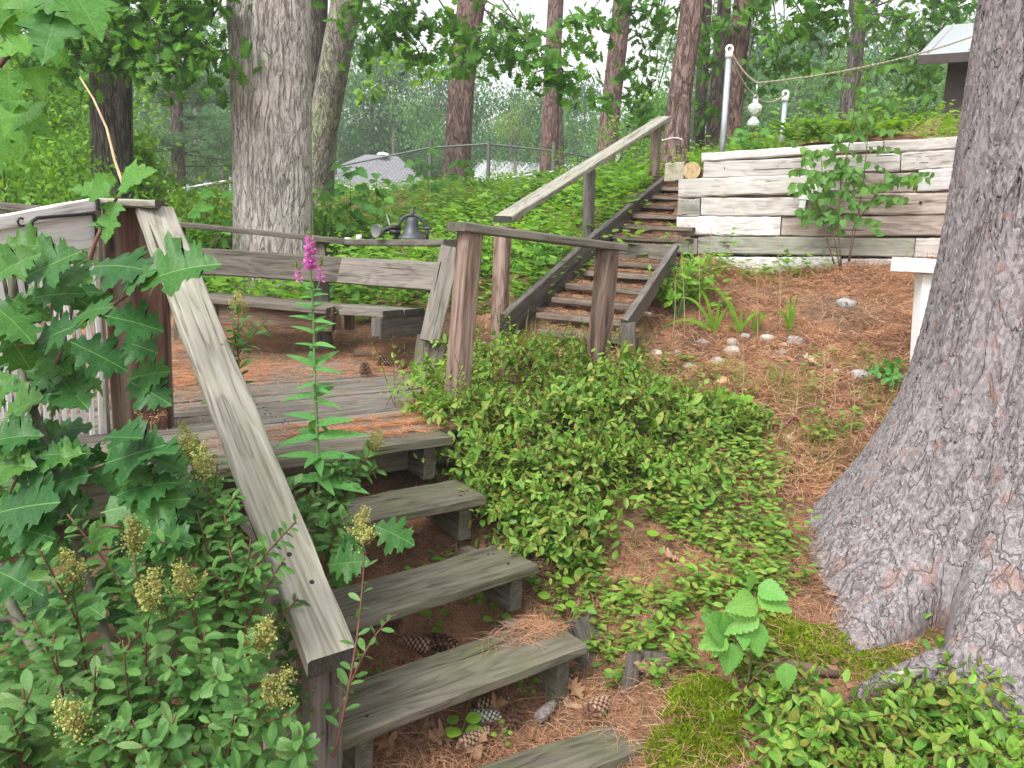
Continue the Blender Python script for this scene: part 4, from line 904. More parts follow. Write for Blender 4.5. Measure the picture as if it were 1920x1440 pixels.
crown(TD_, [(690, 20, 9.5, 48), (740, 60, 9.5, 50), (700, 90, 9.5, 34), (760, 20, 9.5, 45), (830, 30, 9.5, 50), (880, 70, 9.2, 42), (890, 110, 9, 32), (940, 40, 9.5, 38), (850, 100, 9.3, 30), (985, 115, 9, 26), (1020, 120, 9, 24), (1055, 130, 9, 26), (1030, 160, 9, 22), (800, 95, 9.6, 30), (1080, 65, 9.5, 28), (1085, 150, 9, 18), (960, 100, 9, 26), (1000, 60, 9.4, 16)] + cl(2, 640, 900, -120, -40, 8.5, 11, 50, 60), 'oakcrown', 'oaklow', .15, 1.0, branch_from=pTD)
crown(TE_, [(730, 120, 13, 38), (700, 165, 13.5, 22), (800, 130, 13.2, 24), (770, 110, 13, 28)], 'shrubleaf', 'maplelow', .17, .9)
crown(TI_, [(1200, 70, 12, 34), (1230, 150, 12, 30), (1190, 200, 12.5, 30), (1215, 240, 12.5, 22), (1190, 20, 12, 30), (1110, 20, 12, 24), (1100, 90, 12.5, 18), (1335, 40, 11.5, 40), (1330, 110, 12, 30), (1240, 40, 12, 30), (1180, 140, 12.2, 22), (1300, 100, 12, 25), (1120, 190, 12, 18), (1320, 200, 12.6, 26), (1230, 215, 12, 18), (1095, 40, 12, 22)] + cl(4, 1100, 1400, -120, -20, 11, 13, 50, 70), 'oakcrown', 'oaklow', .16, .95, branch_from=pTI)
crown(TK_, [(1430, 30, 10.5, 46), (1440, 90, 10.8, 26), (1470, 60, 10.5, 40), (1520, 40, 11, 44), (1500, 110, 11, 30), (1400, 130, 12, 22), (1540, 90, 11, 30), (1560, 20, 11, 44), (1410, 170, 12, 18), (1460, 130, 11, 18)] + cl(4, 1400, 1600, -120, -20, 10.5, 12, 50, 70), 'oakcrown', 'maplelow', .15, .95, branch_from=pTK, barkm='greybark')
crown(TL_, [(1690, 30, 15, 60), (1750, 60, 15, 46), (1780, 20, 14, 50), (1650, 60, 16, 40), (1700, 100, 15, 34), (1650, 130, 16, 34), (1700, 160, 15, 36), (1740, 190, 15, 34), (1690, 205, 15.5, 30), (1650, 190, 16, 30), (1770, 130, 15, 34), (1560, 150, 17, 26), (1620, 230, 16, 24), (1720, 230, 15, 24), (1740, 110, 15, 30), (1540, 190, 17, 18)] + cl(4, 1600, 1850, -120, -20, 14, 16, 50, 70), 'oakcrown', 'oaklow', .2, 1.0, branch_from=pTL)

# ------------------------------------------------------------------ far trees
def crown_variant(seed, mat, n=9500, tall=1.0, sz=.022):
    r_ = np.random.default_rng(seed); parts = []
    for _ in range(26):
        z = r_.uniform(.12, .98) * tall; w = .42 * (1 - abs(z / tall - .5) ** 2 * 2.2) + .06; an = r_.uniform(0, 6.28); rad = w * r_.uniform(.3, 1.0)
        c = np.array([math.cos(an) * rad, math.sin(an) * rad, z]); k = n // 26
        pos = c + r_.normal(size=(k, 3)) * np.array([.085, .085, .05]); d = r_.normal(size=(k, 3)) + np.array([0, 0, -.3]); nn = r_.normal(size=(k, 3)) * .7 + np.array([0, 0, .7])
        parts.append(scatter('card', pos, d, nn, sz * r_.uniform(.6, 1.4, k)))
    V, T = merge(parts); me = tmesh('far_crown', V, T); me.materials.append(M[mat]); return me
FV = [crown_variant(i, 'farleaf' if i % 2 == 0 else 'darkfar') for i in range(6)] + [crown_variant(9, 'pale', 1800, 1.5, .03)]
trk = MB(); trk.tube([(0, 0, -.1), (.01, 0, .3), (-.01, .01, .9)], [.022, .018, .006], 8); TRK = pmesh('far_trunk', trk.v, trk.f, True); TRK.materials.append(M['greybark'])
MARK = [(-400, 'at the far left behind the shrubs'), (172, 'left of the dark furrowed trunk'), (245, 'between the dark furrowed trunk and the thick pale pine'), (440, 'behind the thick pale pine'), (655, 'over the grey hipped roof'), (760, 'right of the grey hipped roof'), (850, 'behind the red brown pine above the bell'), (900, 'over the metal roofed outbuilding'), (1030, 'behind the slim red brown pine'), (1070, 'above the lower half of the upper handrail'),
        (1140, 'behind the upper handrail'), (1260, 'behind the pine with the string'), (1330, 'around the tall steel post'), (1420, 'behind the glass floats'), (1480, 'behind the short steel post'), (1560, 'behind the dark forked trunk'), (1650, 'between the forked trunk and the shed'), (1750, 'behind the dark shed'), (1850, 'hidden behind the big pine at the right')]
def far_tree(x, y, h, w, v, label=None, row='rear'):
    px_ = 960 + F_PX * x / y; where = [t for a, t in MARK if px_ >= a][-1]
    label = label or ('dark' if v % 2 else 'bright') + (' tall' if row == 'rear' else ' low') + ' hardwood tree ' + where
    z = gz(x, y) - .2; t_ = empty('hardwood_tree', (x, y, z), label, 'tree', 'hardwood trees beyond the fence')
    A = Matrix.Translation((x, y, z)) @ Matrix.Rotation(random.uniform(0, 6.28), 4, 'Z') @ Matrix.Diagonal((w, w, h, 1))
    link('crown', FV[v], None, t_, A); link('trunk', TRK, None, t_, Matrix.Translation((x, y, z)) @ Matrix.Diagonal((h, h, h, 1)))
for i in range(30):
    px_ = -60 + i * 66 + random.uniform(-30, 30); Y = random.uniform(34, 52); x = (px_ - 960) / F_PX * Y
    top = 60 if px_ < 420 else 140 if px_ < 620 else 95 if px_ < 880 else 205 if px_ < 1000 else 195 if px_ < 1260 else 80
    top += random.uniform(-30, 45); hz = 440 + (px_ - 960) * .052
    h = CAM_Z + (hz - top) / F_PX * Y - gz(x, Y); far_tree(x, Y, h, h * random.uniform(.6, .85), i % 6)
for i in range(17):
    px_ = -40 + i * 115 + random.uniform(-30, 30); Y = random.uniform(24, 34); x = (px_ - 960) / F_PX * Y
    top = 235 + random.uniform(-40, 40) - (80 if px_ > 1350 else 0); hz = 440 + (px_ - 960) * .052
    if 590 < px_ < 1080: Y += 17; x = (px_ - 960) / F_PX * Y
    h = CAM_Z + (hz - top) / F_PX * Y - gz(x, Y); far_tree(x, Y, h, h * random.uniform(.85, 1.15), (i * 5 + 1) % 6, None, 'front')
far_tree((945 - 960) / F_PX * 26, 26, 4.2, 2.0, 6, 'slender pale green young tree behind the fence post')
from collections import defaultdict
_by = defaultdict(list)
for o in col.objects:
    if o.name.startswith('hardwood_tree'): _by[o['label']].append(o)
for lab, q in _by.items():
    q.sort(key=lambda o: o.location.x / o.location.y)
    if len(q) > 1:
        for i, o in enumerate(q): o['label'] = lab + ', ' + (['left one', 'right one'] if len(q) == 2 else ['leftmost of them'] + ['between two like it'] * (len(q) - 2) + ['rightmost of them'])[i]
# far wood that reads as one mass
n = 22000; xx = rng.uniform(-75, 85, n); yy = rng.uniform(56, 72, n); zz = rng.uniform(0, 1, n) ** .8 * (9 + 2.5 * np.sin(xx * .21) + 1.5 * np.sin(xx * .57 + 1) + np.where(xx < -14, 6, 0) + np.where(xx > 16, 5, 0))
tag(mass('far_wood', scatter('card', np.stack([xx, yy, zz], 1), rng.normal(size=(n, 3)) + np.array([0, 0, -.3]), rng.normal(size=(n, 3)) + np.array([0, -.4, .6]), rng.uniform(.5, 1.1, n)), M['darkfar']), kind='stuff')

# white pine with layered boughs at the left
wpn = empty('white_pine', P(330, 345, 21), 'soft blue green pine with layered boughs behind the left rail', 'tree')
b0 = P(335, 360, 21); trunk('trunk', [(Vector((b0.x, b0.y, gz(b0.x, b0.y) - .2)), .22), (Vector((b0.x, b0.y, 7.5)), .06)], 'greybark', wpn, n=12)
parts = []; br = MB()
for k in range(64):
    z = random.uniform(.3, 6.2); an = random.uniform(0, 6.28); ln = (2.1 - z * .22) * random.uniform(.7, 1.15); o = Vector((b0.x, b0.y, z)); e = o + Vector((math.cos(an) * ln, math.sin(an) * ln, random.uniform(-.15, .35)))
    br.tube([o, e], [.025, .006], 5); m_ = int(16 * ln) + 6; tt = rng.uniform(.25, 1.05, m_); ctr = np.array(o) + (np.array(e) - np.array(o)) * tt[:, None] + rng.normal(size=(m_, 3)) * np.array([.22, .22, .06])
    for c_ in ctr:
        q = 12; d = rng.normal(size=(q, 3)) * np.array([1, 1, .5]) + np.array([math.cos(an), math.sin(an), .25]) * .8; parts.append((np.repeat(c_[None], q, 0), d))
pos = np.concatenate([p[0] for p in parts]); d = np.concatenate([p[1] for p in parts])
mass('needles', scatter('tri', pos, d, rdir(len(pos)), rng.uniform(.14, .26, len(pos)), 2.6), M['pineneedle'], wpn); br.build('branch', M['greybark'], wpn)

# ------------------------------------------------------------------ houses and the chain link fence
hs_ = empty('house', P(690, 362, 34), 'low house with a grey hipped shingle roof beyond the fence', 'house')
Yh = 34; e0, e1 = P(560, 338, Yh), P(800, 352, Yh); rz_ = e0.z; zb = gz(e0.x, Yh) - .3; apx = P(675, 288, Yh + 3.2)
ez = P(640, 346, Yh).z; x0, x1 = P(560, 346, Yh).x, P(806, 346, Yh).x; dep = 7.0
MB().box(((x0 + x1) / 2, Yh + dep / 2, (zb + ez) / 2), (x1 - x0 - .7, dep - .7, ez - zb)).build('wall', M['siding'], hs_)
rA = Vector(((x0 * .62 + x1 * .38), Yh + dep / 2, apx.z)); rB = Vector((x0 * .35 + x1 * .65, Yh + dep / 2, apx.z))
c4 = [Vector((x0, Yh, ez)), Vector((x1, Yh, ez)), Vector((x1, Yh + dep, ez)), Vector((x0, Yh + dep, ez))]
MB().add(c4 + [rA, rB], [(0, 1, 5, 4), (1, 2, 5), (2, 3, 4, 5), (3, 0, 4), (3, 2, 1, 0)]).build('roof', M['shingle'], hs_)
MB().box(((x0 + x1) / 2, Yh - .01, ez - .10), (x1 - x0, .06, .18)).build('fascia', M['whitepaint'], hs_)
for xp in (623, 668, 715): c = P(xp, 362, Yh + .25); MB().box((c.x, c.y, (zb + ez) / 2), (.22, .22, ez - zb)).build('porch_post', M['whitepaint'], hs_)
vp = P(630, 318, Yh + 1.0); MB().tube([vp - ZZ * .4, vp + ZZ * .22], .035, 8).build('vent_pipe', M['blackiron'], hs_); MB().lathe([(0, .34), (.10, .28), (.10, .2), (0, .2)], vp, 10).build('vent_cap', M['galv'], hs_)
vc = P(718, 291, Yh + 3); MB().lathe([(0, .14), (.22, .10), (.3, 0), (0, 0)], vc, 14).build('roof_vent', M['whitemetal'], hs_)
lo = empty('barn', P(950, 350, 30), 'low red walled outbuilding with a pale ribbed metal roof beyond the fence', 'outbuilding')
Yb_ = 30; a_ = P(868, 344, Yb_); b_ = P(1100, 330, Yb_ + 2); apx = P(977, 305, Yb_ + 3); ex = P(1105, 312, Yb_ + 5)
c0, c1 = Vector((a_.x, Yb_, a_.z)), Vector((b_.x, Yb_ + .6, a_.z - .05)); r0_ = Vector((apx.x - .2, Yb_ + 3, apx.z)); r1_ = Vector((b_.x + 1.2, Yb_ + 3.2, apx.z)); l0 = P(905, 322, Yb_ + 3)
rl = Vector((l0.x, Yb_ + 3.0, apx.z - .05))
MB().add([c0, c1, r1_, rl, c0 + ZZ * .08, c1 + ZZ * .08, r1_ + ZZ * .08, rl + ZZ * .08], [(3, 2, 1, 0), (4, 5, 6, 7), (0, 1, 5, 4), (1, 2, 6, 5), (2, 3, 7, 6), (3, 0, 4, 7)]).build('roof', M['metalroof'], lo)
for k in range(15):
    t_ = k / 14; MB().tube([c0.lerp(c1, t_) + ZZ * .10, rl.lerp(r1_, t_) + ZZ * .10], .035, 5).build('roof_rib', M['whitemetal'] if k % 2 else M['galv'], lo)
zb = gz(a_.x, Yb_) - .3
MB().box(((a_.x + b_.x) / 2 + .2, Yb_ + 2.0, (zb + a_.z) / 2), (b_.x - a_.x - .5, 3.2, a_.z - zb - .05)).build('wall', M['redwall'], lo)
fn = empty('chain_link_fence', P(930, 345, 13.2), 'chain link fence with steel posts and rails along the top of the bank', 'fence')
FP = [(613, 375, 315, 14.0), (806, 352, 262, 13.3), (915, 345, 268, 13.3), (1037, 338, 266, 13.5), (1158, 335, 284, 14.2)]
for x, yb, yt, Y in FP:
    a_ = P(x, yb, Y); MB().tube([Vector((a_.x, a_.y, gz(a_.x, a_.y) - .2)), P(x + 2, yt, Y)], .032, 10).build('post', M['galvdark'], fn)
RL = [(613, 316), (806, 277), (915, 270), (1037, 283), (1158, 304)]
for i in range(4): MB().tube([P(*RL[i], FP[i][3]), P(*RL[i + 1], FP[i + 1][3])], .016, 8).build('top_rail', M['galvdark'], fn)
MB().tube([P(870, 345, 13.25), P(1037, 322, 13.4)], .02, 8).build('bottom_rail', M['galv'], fn)
mb = MB()
for i in range(4):
    A_, B_ = P(*RL[i], FP[i][3]), P(*RL[i + 1], FP[i + 1][3]); Ln = (B_ - A_).length; h = 1.15; st = .075; k = int((Ln + h) / st)
    for s_ in (0, 1):
        for j in range(k):
            t0 = j * st - h if s_ else j * st; u0, w0, u1, w1 = (t0, 1.0, t0 + h, 0.0) if s_ else (t0, 1.0, t0 - h, 0.0)
            pts = []
            for uu, ww in ((u0, w0), (u1, w1)): pts.append([uu, ww])
            for q in range(2):
                o_ = pts[1 - q]
                for lim in (0, Ln):
                    if (pts[q][0] < 0 and lim == 0) or (pts[q][0] > Ln and lim == Ln):
                        f_ = (lim - pts[q][0]) / (o_[0] - pts[q][0]) if o_[0] != pts[q][0] else 0; pts[q] = [lim, pts[q][1] + (o_[1] - pts[q][1]) * f_]
            if not all(-1e-6 <= q[0] <= Ln + 1e-6 for q in pts): continue
            p0, p1_ = [A_.lerp(B_, q[0] / Ln) - ZZ * (1 - q[1]) * h for q in pts]
            mb.tube([p0, p1_], .0022, 3, False)
o = mb.build('wire_mesh', M['galvdark'], fn); tag(o, kind='stuff')
fl_ = empty('chain_link_fence', P(350, 360, 15), 'pale galvanised fence rails behind the left shrubs', 'fence')
q_ = [P(285, 365, 15), P(333, 356, 15.2), P(352, 352, 15.2), P(432, 338, 15.5)]
MB().tube(q_, .022, 8).build('top_rail', M['galv'], fl_)
for i, p in enumerate(q_[1:]): MB().tube([Vector((p.x, p.y, gz(p.x, p.y) - .1)), p + ZZ * .06], .025, 8).build('post', M['galv'], fl_)
bx = P(400, 368, 19); MB().box((bx.x, bx.y, bx.z - .2), (.9, .5, 1.3)).build('panel', M['whitemetal'], fl_) if 0 else None
pst = P(1158, 310, 13); tag(MB().tube([Vector((pst.x, pst.y, gz(pst.x, pst.y) - .1)), P(1159, 288, 13)], .035, 10).build('marker_post', M['siding'], None, True), 'short pale post on the bank behind the upper handrail', 'post')

# ------------------------------------------------------------------ needles, dead leaves, cones, stones
def in_px(n, x0, x1, y0, y1):
    return [(random.uniform(x0, x1), random.uniform(y0, y1)) for _ in range(n)]
def ground_pts(n, x0, x1, y0, y1):
    """random points of the flat map within a world box, at ground height"""
    xy = np.stack([rng.uniform(x0, x1, n), rng.uniform(y0, y1, n)], 1); return np.column_stack([xy, gzs(xy)])
NV = (np.array([(-.5, 0, 0), (.5, 0, 0), (.5, .5, .06), (-.5, .5, .06), (0, 1, -.02)]), np.array([(0, 1, 2), (0, 2, 3), (3, 2, 4)]))
# narrow the needles: rebuild with a fixed width
def needles(p, d, nrm, length, wmm):
    B = basis(d, nrm); n = len(p); l = np.broadcast_to(length, (n,)); V = np.zeros((n, 5, 3)); V[:, :, 0] = np.array([-.5, .5, .5, -.5, 0]) * wmm * .001; V[:, :, 1] = np.array([0, 0, .5, .5, 1]) * l[:, None]; V[:, :, 2] = np.array([0, 0, .07, .07, -.03]) * l[:, None]
    W = np.einsum('nij,nkj->nki', B, V) + p[:, None]; T = NV[1][None] + (np.arange(n) * 5)[:, None, None]; return W.reshape(-1, 3), T.reshape(-1, 3)
nd = []
def add_needles(p, l0, l1, w, tilt=.16, keep=None):
    n = len(p); a = rng.uniform(0, 6.28, n); d = np.stack([np.cos(a), np.sin(a), rng.normal(0, tilt, n)], 1)
    nd.append(needles(p, d, rng.normal(size=(n, 3)) * .3 + np.array([0, 0, 1]), rng.uniform(l0, l1, n), w))
for (n, x0, x1, y0, y1, lift, w) in [(40000, -.7, 1.7, 1.6, 3.4, .03, 1.6), (52000, .3, 3.4, 3.4, 6.9, .045, 3.2), (10000, -2.8, .1, 4.9, 6.2, .02, 2.2), (5000, 0, 1.6, 4.2, 5.6, .02, 2.0), (4000, -1.4, .4, 2.2, 3.6, .02, 1.7)]:
    p = ground_pts(n, x0, x1, y0, y1); p[:, 2] += rng.uniform(0, lift, n)
    p = p[(np.sin(p[:, 0] * 5.1 + 1.3 * np.sin(p[:, 1] * 4)) + np.sin(p[:, 1] * 6.3 + p[:, 0] * 2)) > rng.uniform(-2.6, .6, n)]; add_needles(p, .05, .13 if w < 3 else .17, w, .16 if w < 3 else .28)
# drifts on the deck: along the back, in the gaps and at the right
dkp = []
for (n, u0, u1, v0, v1) in [(11000, -.6, 2.6, 1.40, 2.0), (1500, -.5, 1.2, .255, .30), (900, -.4, .9, .40, .44), (800, -.55, -.1, .48, .62), (1500, 1.6, 2.9, .5, 1.5), (700, 0, 1.5, .8, 1.4), (500, -.5, .3, .12, .16)]:
    u = rng.uniform(u0, u1, n); v_ = rng.normal((v0 + v1) / 2, (v1 - v0) / 3.2, n)
    kp = np.sin(u * 4 + v_ * 3) + rng.normal(0, .8, n) > -.5; u, v_ = u[kp], v_[kp]
    dkp.append(np.stack([D0.x + UU.x * u + VV.x * v_, D0.y + UU.y * u + VV.y * v_, .004 + rng.uniform(0, .012, len(u))], 1))
nd_main = nd; nd = []; add_needles(np.concatenate(dkp), .05, .12, 2.0, .05)
tag(mass('deck_needles', nd, M['needleorange']), kind='stuff'); nd = nd_main
tk = []
for k, q in enumerate(US):
    n = 480 if k < 6 else 260; s_ = rng.uniform(0, .64, n); t_ = rng.uniform(.02, .26, n); tk.append(np.stack([q.x + SU.x * s_ + SV.x * t_, q.y + SU.y * s_ + SV.y * t_, q.z + .003 + rng.uniform(0, .02, n)], 1))
add_needles(np.concatenate(tk), .05, .12, 2.4, .12)
A = LOW[3]; n = 420; s_ = np.abs(rng.normal(0, .14, n)); t_ = rng.uniform(.12, .26, n); uu, vv = TD[3][2]
add_needles(np.stack([A.x + uu.x * s_ + vv.x * t_, A.y + uu.y * s_ + vv.y * t_, A.z + .003 + rng.uniform(0, .012, n)], 1), .05, .11, 1.5, .06)
tag(mass('pine_needles', nd, M['needle']), kind='stuff')
# fallen twigs
mb = MB()
for q in np.concatenate([ground_pts(60, -.5, 1.4, 1.8, 3.3), ground_pts(110, .3, 2.8, 3.3, 6.5), ground_pts(14, -2.0, -.6, 5.1, 5.8)]):
    a = random.uniform(0, 6.28); l = random.uniform(.06, .28); o = Vector(q) + ZZ * .012; e = o + Vector((math.cos(a) * l, math.sin(a) * l, 0)); e.z = gz(e.x, e.y) + .014; mb.tube(bez(o, e, (random.gauss(0, .012), random.gauss(0, .012), .01), 4), [.0032, .003, .0026, .002, .0012], 5)
tag(mb.build('fallen_twigs', M['stem']), kind='stuff')
# torn leaf litter
lp_ = np.concatenate([ground_pts(700, -.6, 1.4, 1.7, 3.3), ground_pts(700, .2, 2.6, 3.2, 6.2), ground_pts(500, -.6, 1.5, 5.2, 8.5)]); n = len(lp_); lp_[:, 2] += rng.uniform(.005, .025, n); a = rng.uniform(0, 6.28, n)
tag(mass('leaf_litter', scatter('small', lp_, np.stack([np.cos(a), np.sin(a), rng.normal(0, .3, n)], 1), rng.normal(size=(n, 3)) * .5 + np.array([0, 0, 1]), rng.uniform(.02, .055, n), 1.3), M['deadmass']), kind='stuff')
FLL = ['pale curled oak leaf resting above the stake board right of the lowest step', 'big brown oak leaf in the gap between the thicket and the slope sprigs', 'tan oak leaf among the sprigs right of the third step', 'brown oak leaf between the ground timber and the stakes', 'brown oak leaf touching the dark open pine cone', 'tan oak leaf under the middle of the lowest step', 'tan oak leaf lowest left under the lowest step', 'curled oak leaf beside the lichen crusted cone', 'brown oak leaf at the foot of the bottom rail post', 'pale oak leaf just below the black plastic', 'small brown oak leaf in the sprigs left of the bright seedling', 'brown oak leaf behind the long tan cone', 'orange brown leaf at the foot of the wide grey stake', 'tan leaf on the needles below the stone border', 'small leaf on the needles right of the large grey stone', 'brown oak leaf left of the long tan cone']
for i, (x, y, s_, ang) in enumerate([(1115, 1150, .10, .3), (1340, 862, .15, 2.0), (1010, 1068, .0, 1), (1350, 985, .09, 4.1), (1090, 1330, .09, 2.2), (1060, 1345, .11, 1.0), (800, 1400, .11, .4), (740, 1425, .11, 2.4), (870, 1385, .12, 5.2), (690, 1420, .10, 4.0), (1480, 845, .09, 1.5), (1270, 1060, .08, 3.2), (900, 1350, .10, .2), (1175, 1240, .0, 0), (1225, 1280, .08, 3), (1390, 720, .1, 1.0), (1530, 690, .1, 2.5), (820, 1380, .12, 3.3)]):
    if s_ == 0: continue
    p = G(x, y); d = Vector((math.cos(ang), math.sin(ang), .1)); o = leafobj(random.choice(['dead', 'dead2']), 'deadleaf', p + ZZ * .022, d, (random.gauss(0, .2), -.3, 1), s_, None, 1, 'fallen_leaf')
    tag(o, FLL.pop(0), 'leaf', 'fallen oak leaves on the needles')

def cone_mesh(name, L_=.13, rad=.034, rows=15, mats=('cone', 'conetip'), closed=.5):
    V = []; F_ = []; mi = []
    for i in range(rows * 6):
        t = i / (rows * 6); an = i * 2.39996; z = (t - .5) * L_; rr = rad * (math.sin(math.pi * min(1, .10 + t * .86)) ** .7) * .55; out_ = rad * (.95 - .55 * t) * closed + .006; ln = out_
        c, s = math.cos(an), math.sin(an); w = .010 * (1 - .4 * t); b = len(V); up = .012
        for (r_, ww, zz) in ((rr * .3, w * .4, 0), (rr * .5 + ln, w, up * .7), (rr * .55 + ln * 1.12, w * .5, up * 1.05), (rr * .5 + ln, w * .8, up * .35)):
            for sg in (-1, 1): V.append((r_ * c - sg * ww * s, r_ * s + sg * ww * c, z + zz))
        F_ += [(b, b + 1, b + 3, b + 2), (b + 2, b + 3, b + 5, b + 4), (b + 4, b + 5, b + 7, b + 6), (b + 6, b + 7, b + 1, b)]; mi += [0, 1, 1, 0]
    b = len(V); n = 8
    for j in range(5):
        z = (j / 4 - .5) * L_ * .9; r_ = rad * .32 * math.sin(math.pi * (.15 + .7 * j / 4))
        V += [(r_ * math.cos(k * 2 * math.pi / n), r_ * math.sin(k * 2 * math.pi / n), z) for k in range(n)]
    for j in range(4):
        for k in range(n): F_.append((b + j * n + k, b + j * n + (k + 1) % n, b + (j + 1) * n + (k + 1) % n, b + (j + 1) * n + k)); mi.append(0)
    me = bpy.data.meshes.new(name); me.from_pydata(V, [], F_)
    for m_ in mats: me.materials.append(M[m_])
    me.polygons.foreach_set('material_index', mi); me.update(); return me
CONE = [cone_mesh('cone', .135, .034), cone_mesh('cone', .12, .04, 13, closed=.75), cone_mesh('cone', .09, .038, 10, closed=.8), cone_mesh('cone_grey', .12, .028, 14, ('conegrey', 'conegrey'), .4)]
M['frost'] = plain('pale lichen crust', (.52, .55, .47), .9, var=.3, scale=70); CONE.append(cone_mesh('cone_lichen', .11, .03, 13, ('frost', 'frost'), .5))
LABS = {(918, 1337): 'long tan pine cone under the front edge of the lowest step', (905, 1366): 'pale cone crusted with lichen below the long tan cone', (1118, 1352): 'open dark pine cone right of the lowest step, nearest the ground timber', (1022, 1352): 'grey weathered pine cone between the tan cone and the dark open cone',
        (885, 1412): 'dark long pine cone at the lower edge below the lichen cone', (958, 1372): 'short tan pine cone right of the lichen crusted cone', (1045, 1290): 'pine cone beside the support block of the lowest step', (735, 1190): 'pine cone in the shade behind the lowest step', (780, 1230): 'dark cone half buried under the third step',
        (678, 668): 'dark pine cone on the needles at the back of the deck', (722, 684): 'large pale pine cone near the bench end panel', (684, 700): 'small upright dark cone on the deck boards', (752, 688): 'pale pine cone touching the bench end panel', (1020, 1078): 'pine cone beside the right end of the third step', (1222, 1170): 'tan pine cone among the low plants right of the stake board', (830, 1225): 'pine cone under the third step beside the round leaves'}
for i, ((x, y), lab) in enumerate(LABS.items()):
    v_ = {(905, 1366): 4, (1022, 1352): 3, (684, 700): 2, (722, 684): 1, (752, 688): 2, (678, 668): 0, (958, 1372): 2, (1118, 1352): 1}.get((x, y), i % 2)
    p = PZ(x, y, .02) if y < 720 else G(x, y)
    if y < 720: p.z = .004 if y > 690 else max(.0, gz(p.x, p.y))
    yaw = {(918, 1337): .35, (905, 1366): .15, (1118, 1352): .9, (1022, 1352): 1.0, (885, 1412): .8, (722, 684): -.2, (678, 668): .1}.get((x, y), random.uniform(0, 6))
    til = R(90) if (x, y) != (684, 700) else R(15)
    W = Matrix.Translation(p + ZZ * ((.038 if y < 720 else .036) if til > 1 else .045)) @ Matrix.Rotation(yaw, 4, 'Z') @ Matrix.Rotation(til, 4, 'Y') @ Matrix.Rotation(random.uniform(0, 6), 4, 'Z') @ Matrix.Scale((.72 if y == 1170 else .95) if y > 900 else .88, 4)
    tag(link('pine_cone', CONE[v_], None, None, W), lab, 'pine cone')
def stone(p, sx, sy, sz, mat, rz=0):
    bm = bmesh.new(); bmesh.ops.create_icosphere(bm, subdivisions=3, radius=1.0); off = Vector((random.random() * 50, random.random() * 50, 0))
    for v_ in bm.verts:
        k = 1 + .28 * mnoise.noise(v_.co * 1.1 + off) + .08 * mnoise.noise(v_.co * 3.1 + off); v_.co = Vector((v_.co.x * sx * k, v_.co.y * sy * k, v_.co.z * sz * k))
    me = bpy.data.meshes.new('stone'); bm.to_mesh(me); bm.free(); me.polygons.foreach_set('use_smooth', [True] * len(me.polygons))
    return link('stone', me, M[mat], None, Matrix.Translation(p + ZZ * sz * -.12) @ Matrix.Rotation(rz, 4, 'Z'))
ST = [(1372, 660, 36, 'stone', 'broad pale stone in the middle of the stone border'), (1490, 641, 34, 'stonegrey', 'large grey stone at the right end of the stone border'), (1470, 648, 18, 'stoneyellow', 'yellow stone leaning on the large grey stone'), (1463, 661, 26, 'stone', 'flat pale stone in front of the yellow stone'),
      (1345, 680, 30, 'stone', 'smooth pale round stone lowest in the stone border'), (1315, 643, 26, 'stonegrey', 'greenish stone at the left of the stone border, below the daylily'), (1372, 643, 30, 'stone', 'flat white stone at the back of the border'), (1397, 632, 20, 'stonegrey', 'pinkish stone at the back of the border under the daylily blades'),
      (1438, 636, 30, 'stone', 'low stone at the back of the border, left of the grey one'), (1414, 652, 14, 'stoneyellow', 'small orange yellow stone in the border'), (1440, 653, 16, 'stoneyellow', 'small tan stone between the orange one and the yellow one'), (1270, 662, 18, 'stonegrey', 'small grey stone left of the border'), (1295, 690, 34, 'stone', 'pale lumpy stone under the lime mushroom shaped leaf'), (1230, 664, 26, 'stone', 'half buried stone at the foot of the lime shrub'), (1213, 592, 22, 'stone', 'tan stone against the right stringer of the stairs'), (1355, 718, 30, 'stoneyellow', 'half buried tan stone below the border'), (1568, 695, 12, 'stone', 'small tan pebble alone on the needle slope'), (1588, 569, 34, 'stonegrey', 'grey flat stone showing through the needle bank'), (1615, 705, 40, 'stonegrey', 'grey stone at the foot of the small green plant near the big pine'), (1500, 1310, 40, 'stonegrey', 'grey stone between the moss and the pine root'), (1275, 1357, 12, 'stonegrey', 'small dark stone in the moss')]
for x, y, w, mt_, lab in ST:
    p = G(x, y); k = (p - CAM).dot(FW) / F_PX; tag(stone(p, w * .5 * k, w * .42 * k, w * .32 * k, mt_, random.uniform(-.5, .5)), lab, 'stone')
# crumpled plastic
bp0_ = G(1440, 815); bk_ = empty('plastic_tray', bp0_, 'crumpled black plastic with maroon rim half hidden in the low plants', 'plastic tray')
def shell(pxs, Y, mat, name):
    mb_ = MB(); pts = [P(x, y, Y) for x, y in pxs]; mb_.tube(pts, .010, 7); mb_.build(name, mat, bk_, True)
YB = bp0_.y
shell([(1414, 812), (1415, 792), (1422, 783), (1432, 786), (1450, 797), (1470, 802), (1482, 786), (1492, 784), (1497, 793)], YB, M['maroon'], 'rim')
f_ = [P(x, y, YB + .02) for x, y in [(1417, 812), (1418, 792), (1424, 786), (1434, 790), (1450, 800), (1470, 806), (1484, 790), (1494, 790), (1498, 812)]]; k_ = [q + Vector((0, .05, .0)) for q in f_]; n_ = len(f_)
MB().add(f_ + k_, [tuple(range(n_)), tuple(range(n_, 2 * n_))[::-1]] + [(i, (i + 1) % n_, n_ + (i + 1) % n_, n_ + i) for i in range(n_)]).build('side', M['blackplastic'], bk_)
mb = MB(); mb.tube([P(1440, 827, YB - .06), P(1455, 830, YB - .06), P(1462, 828, YB - .06)], .009, 6); mb.build('strap', M['maroon'], bk_, True)

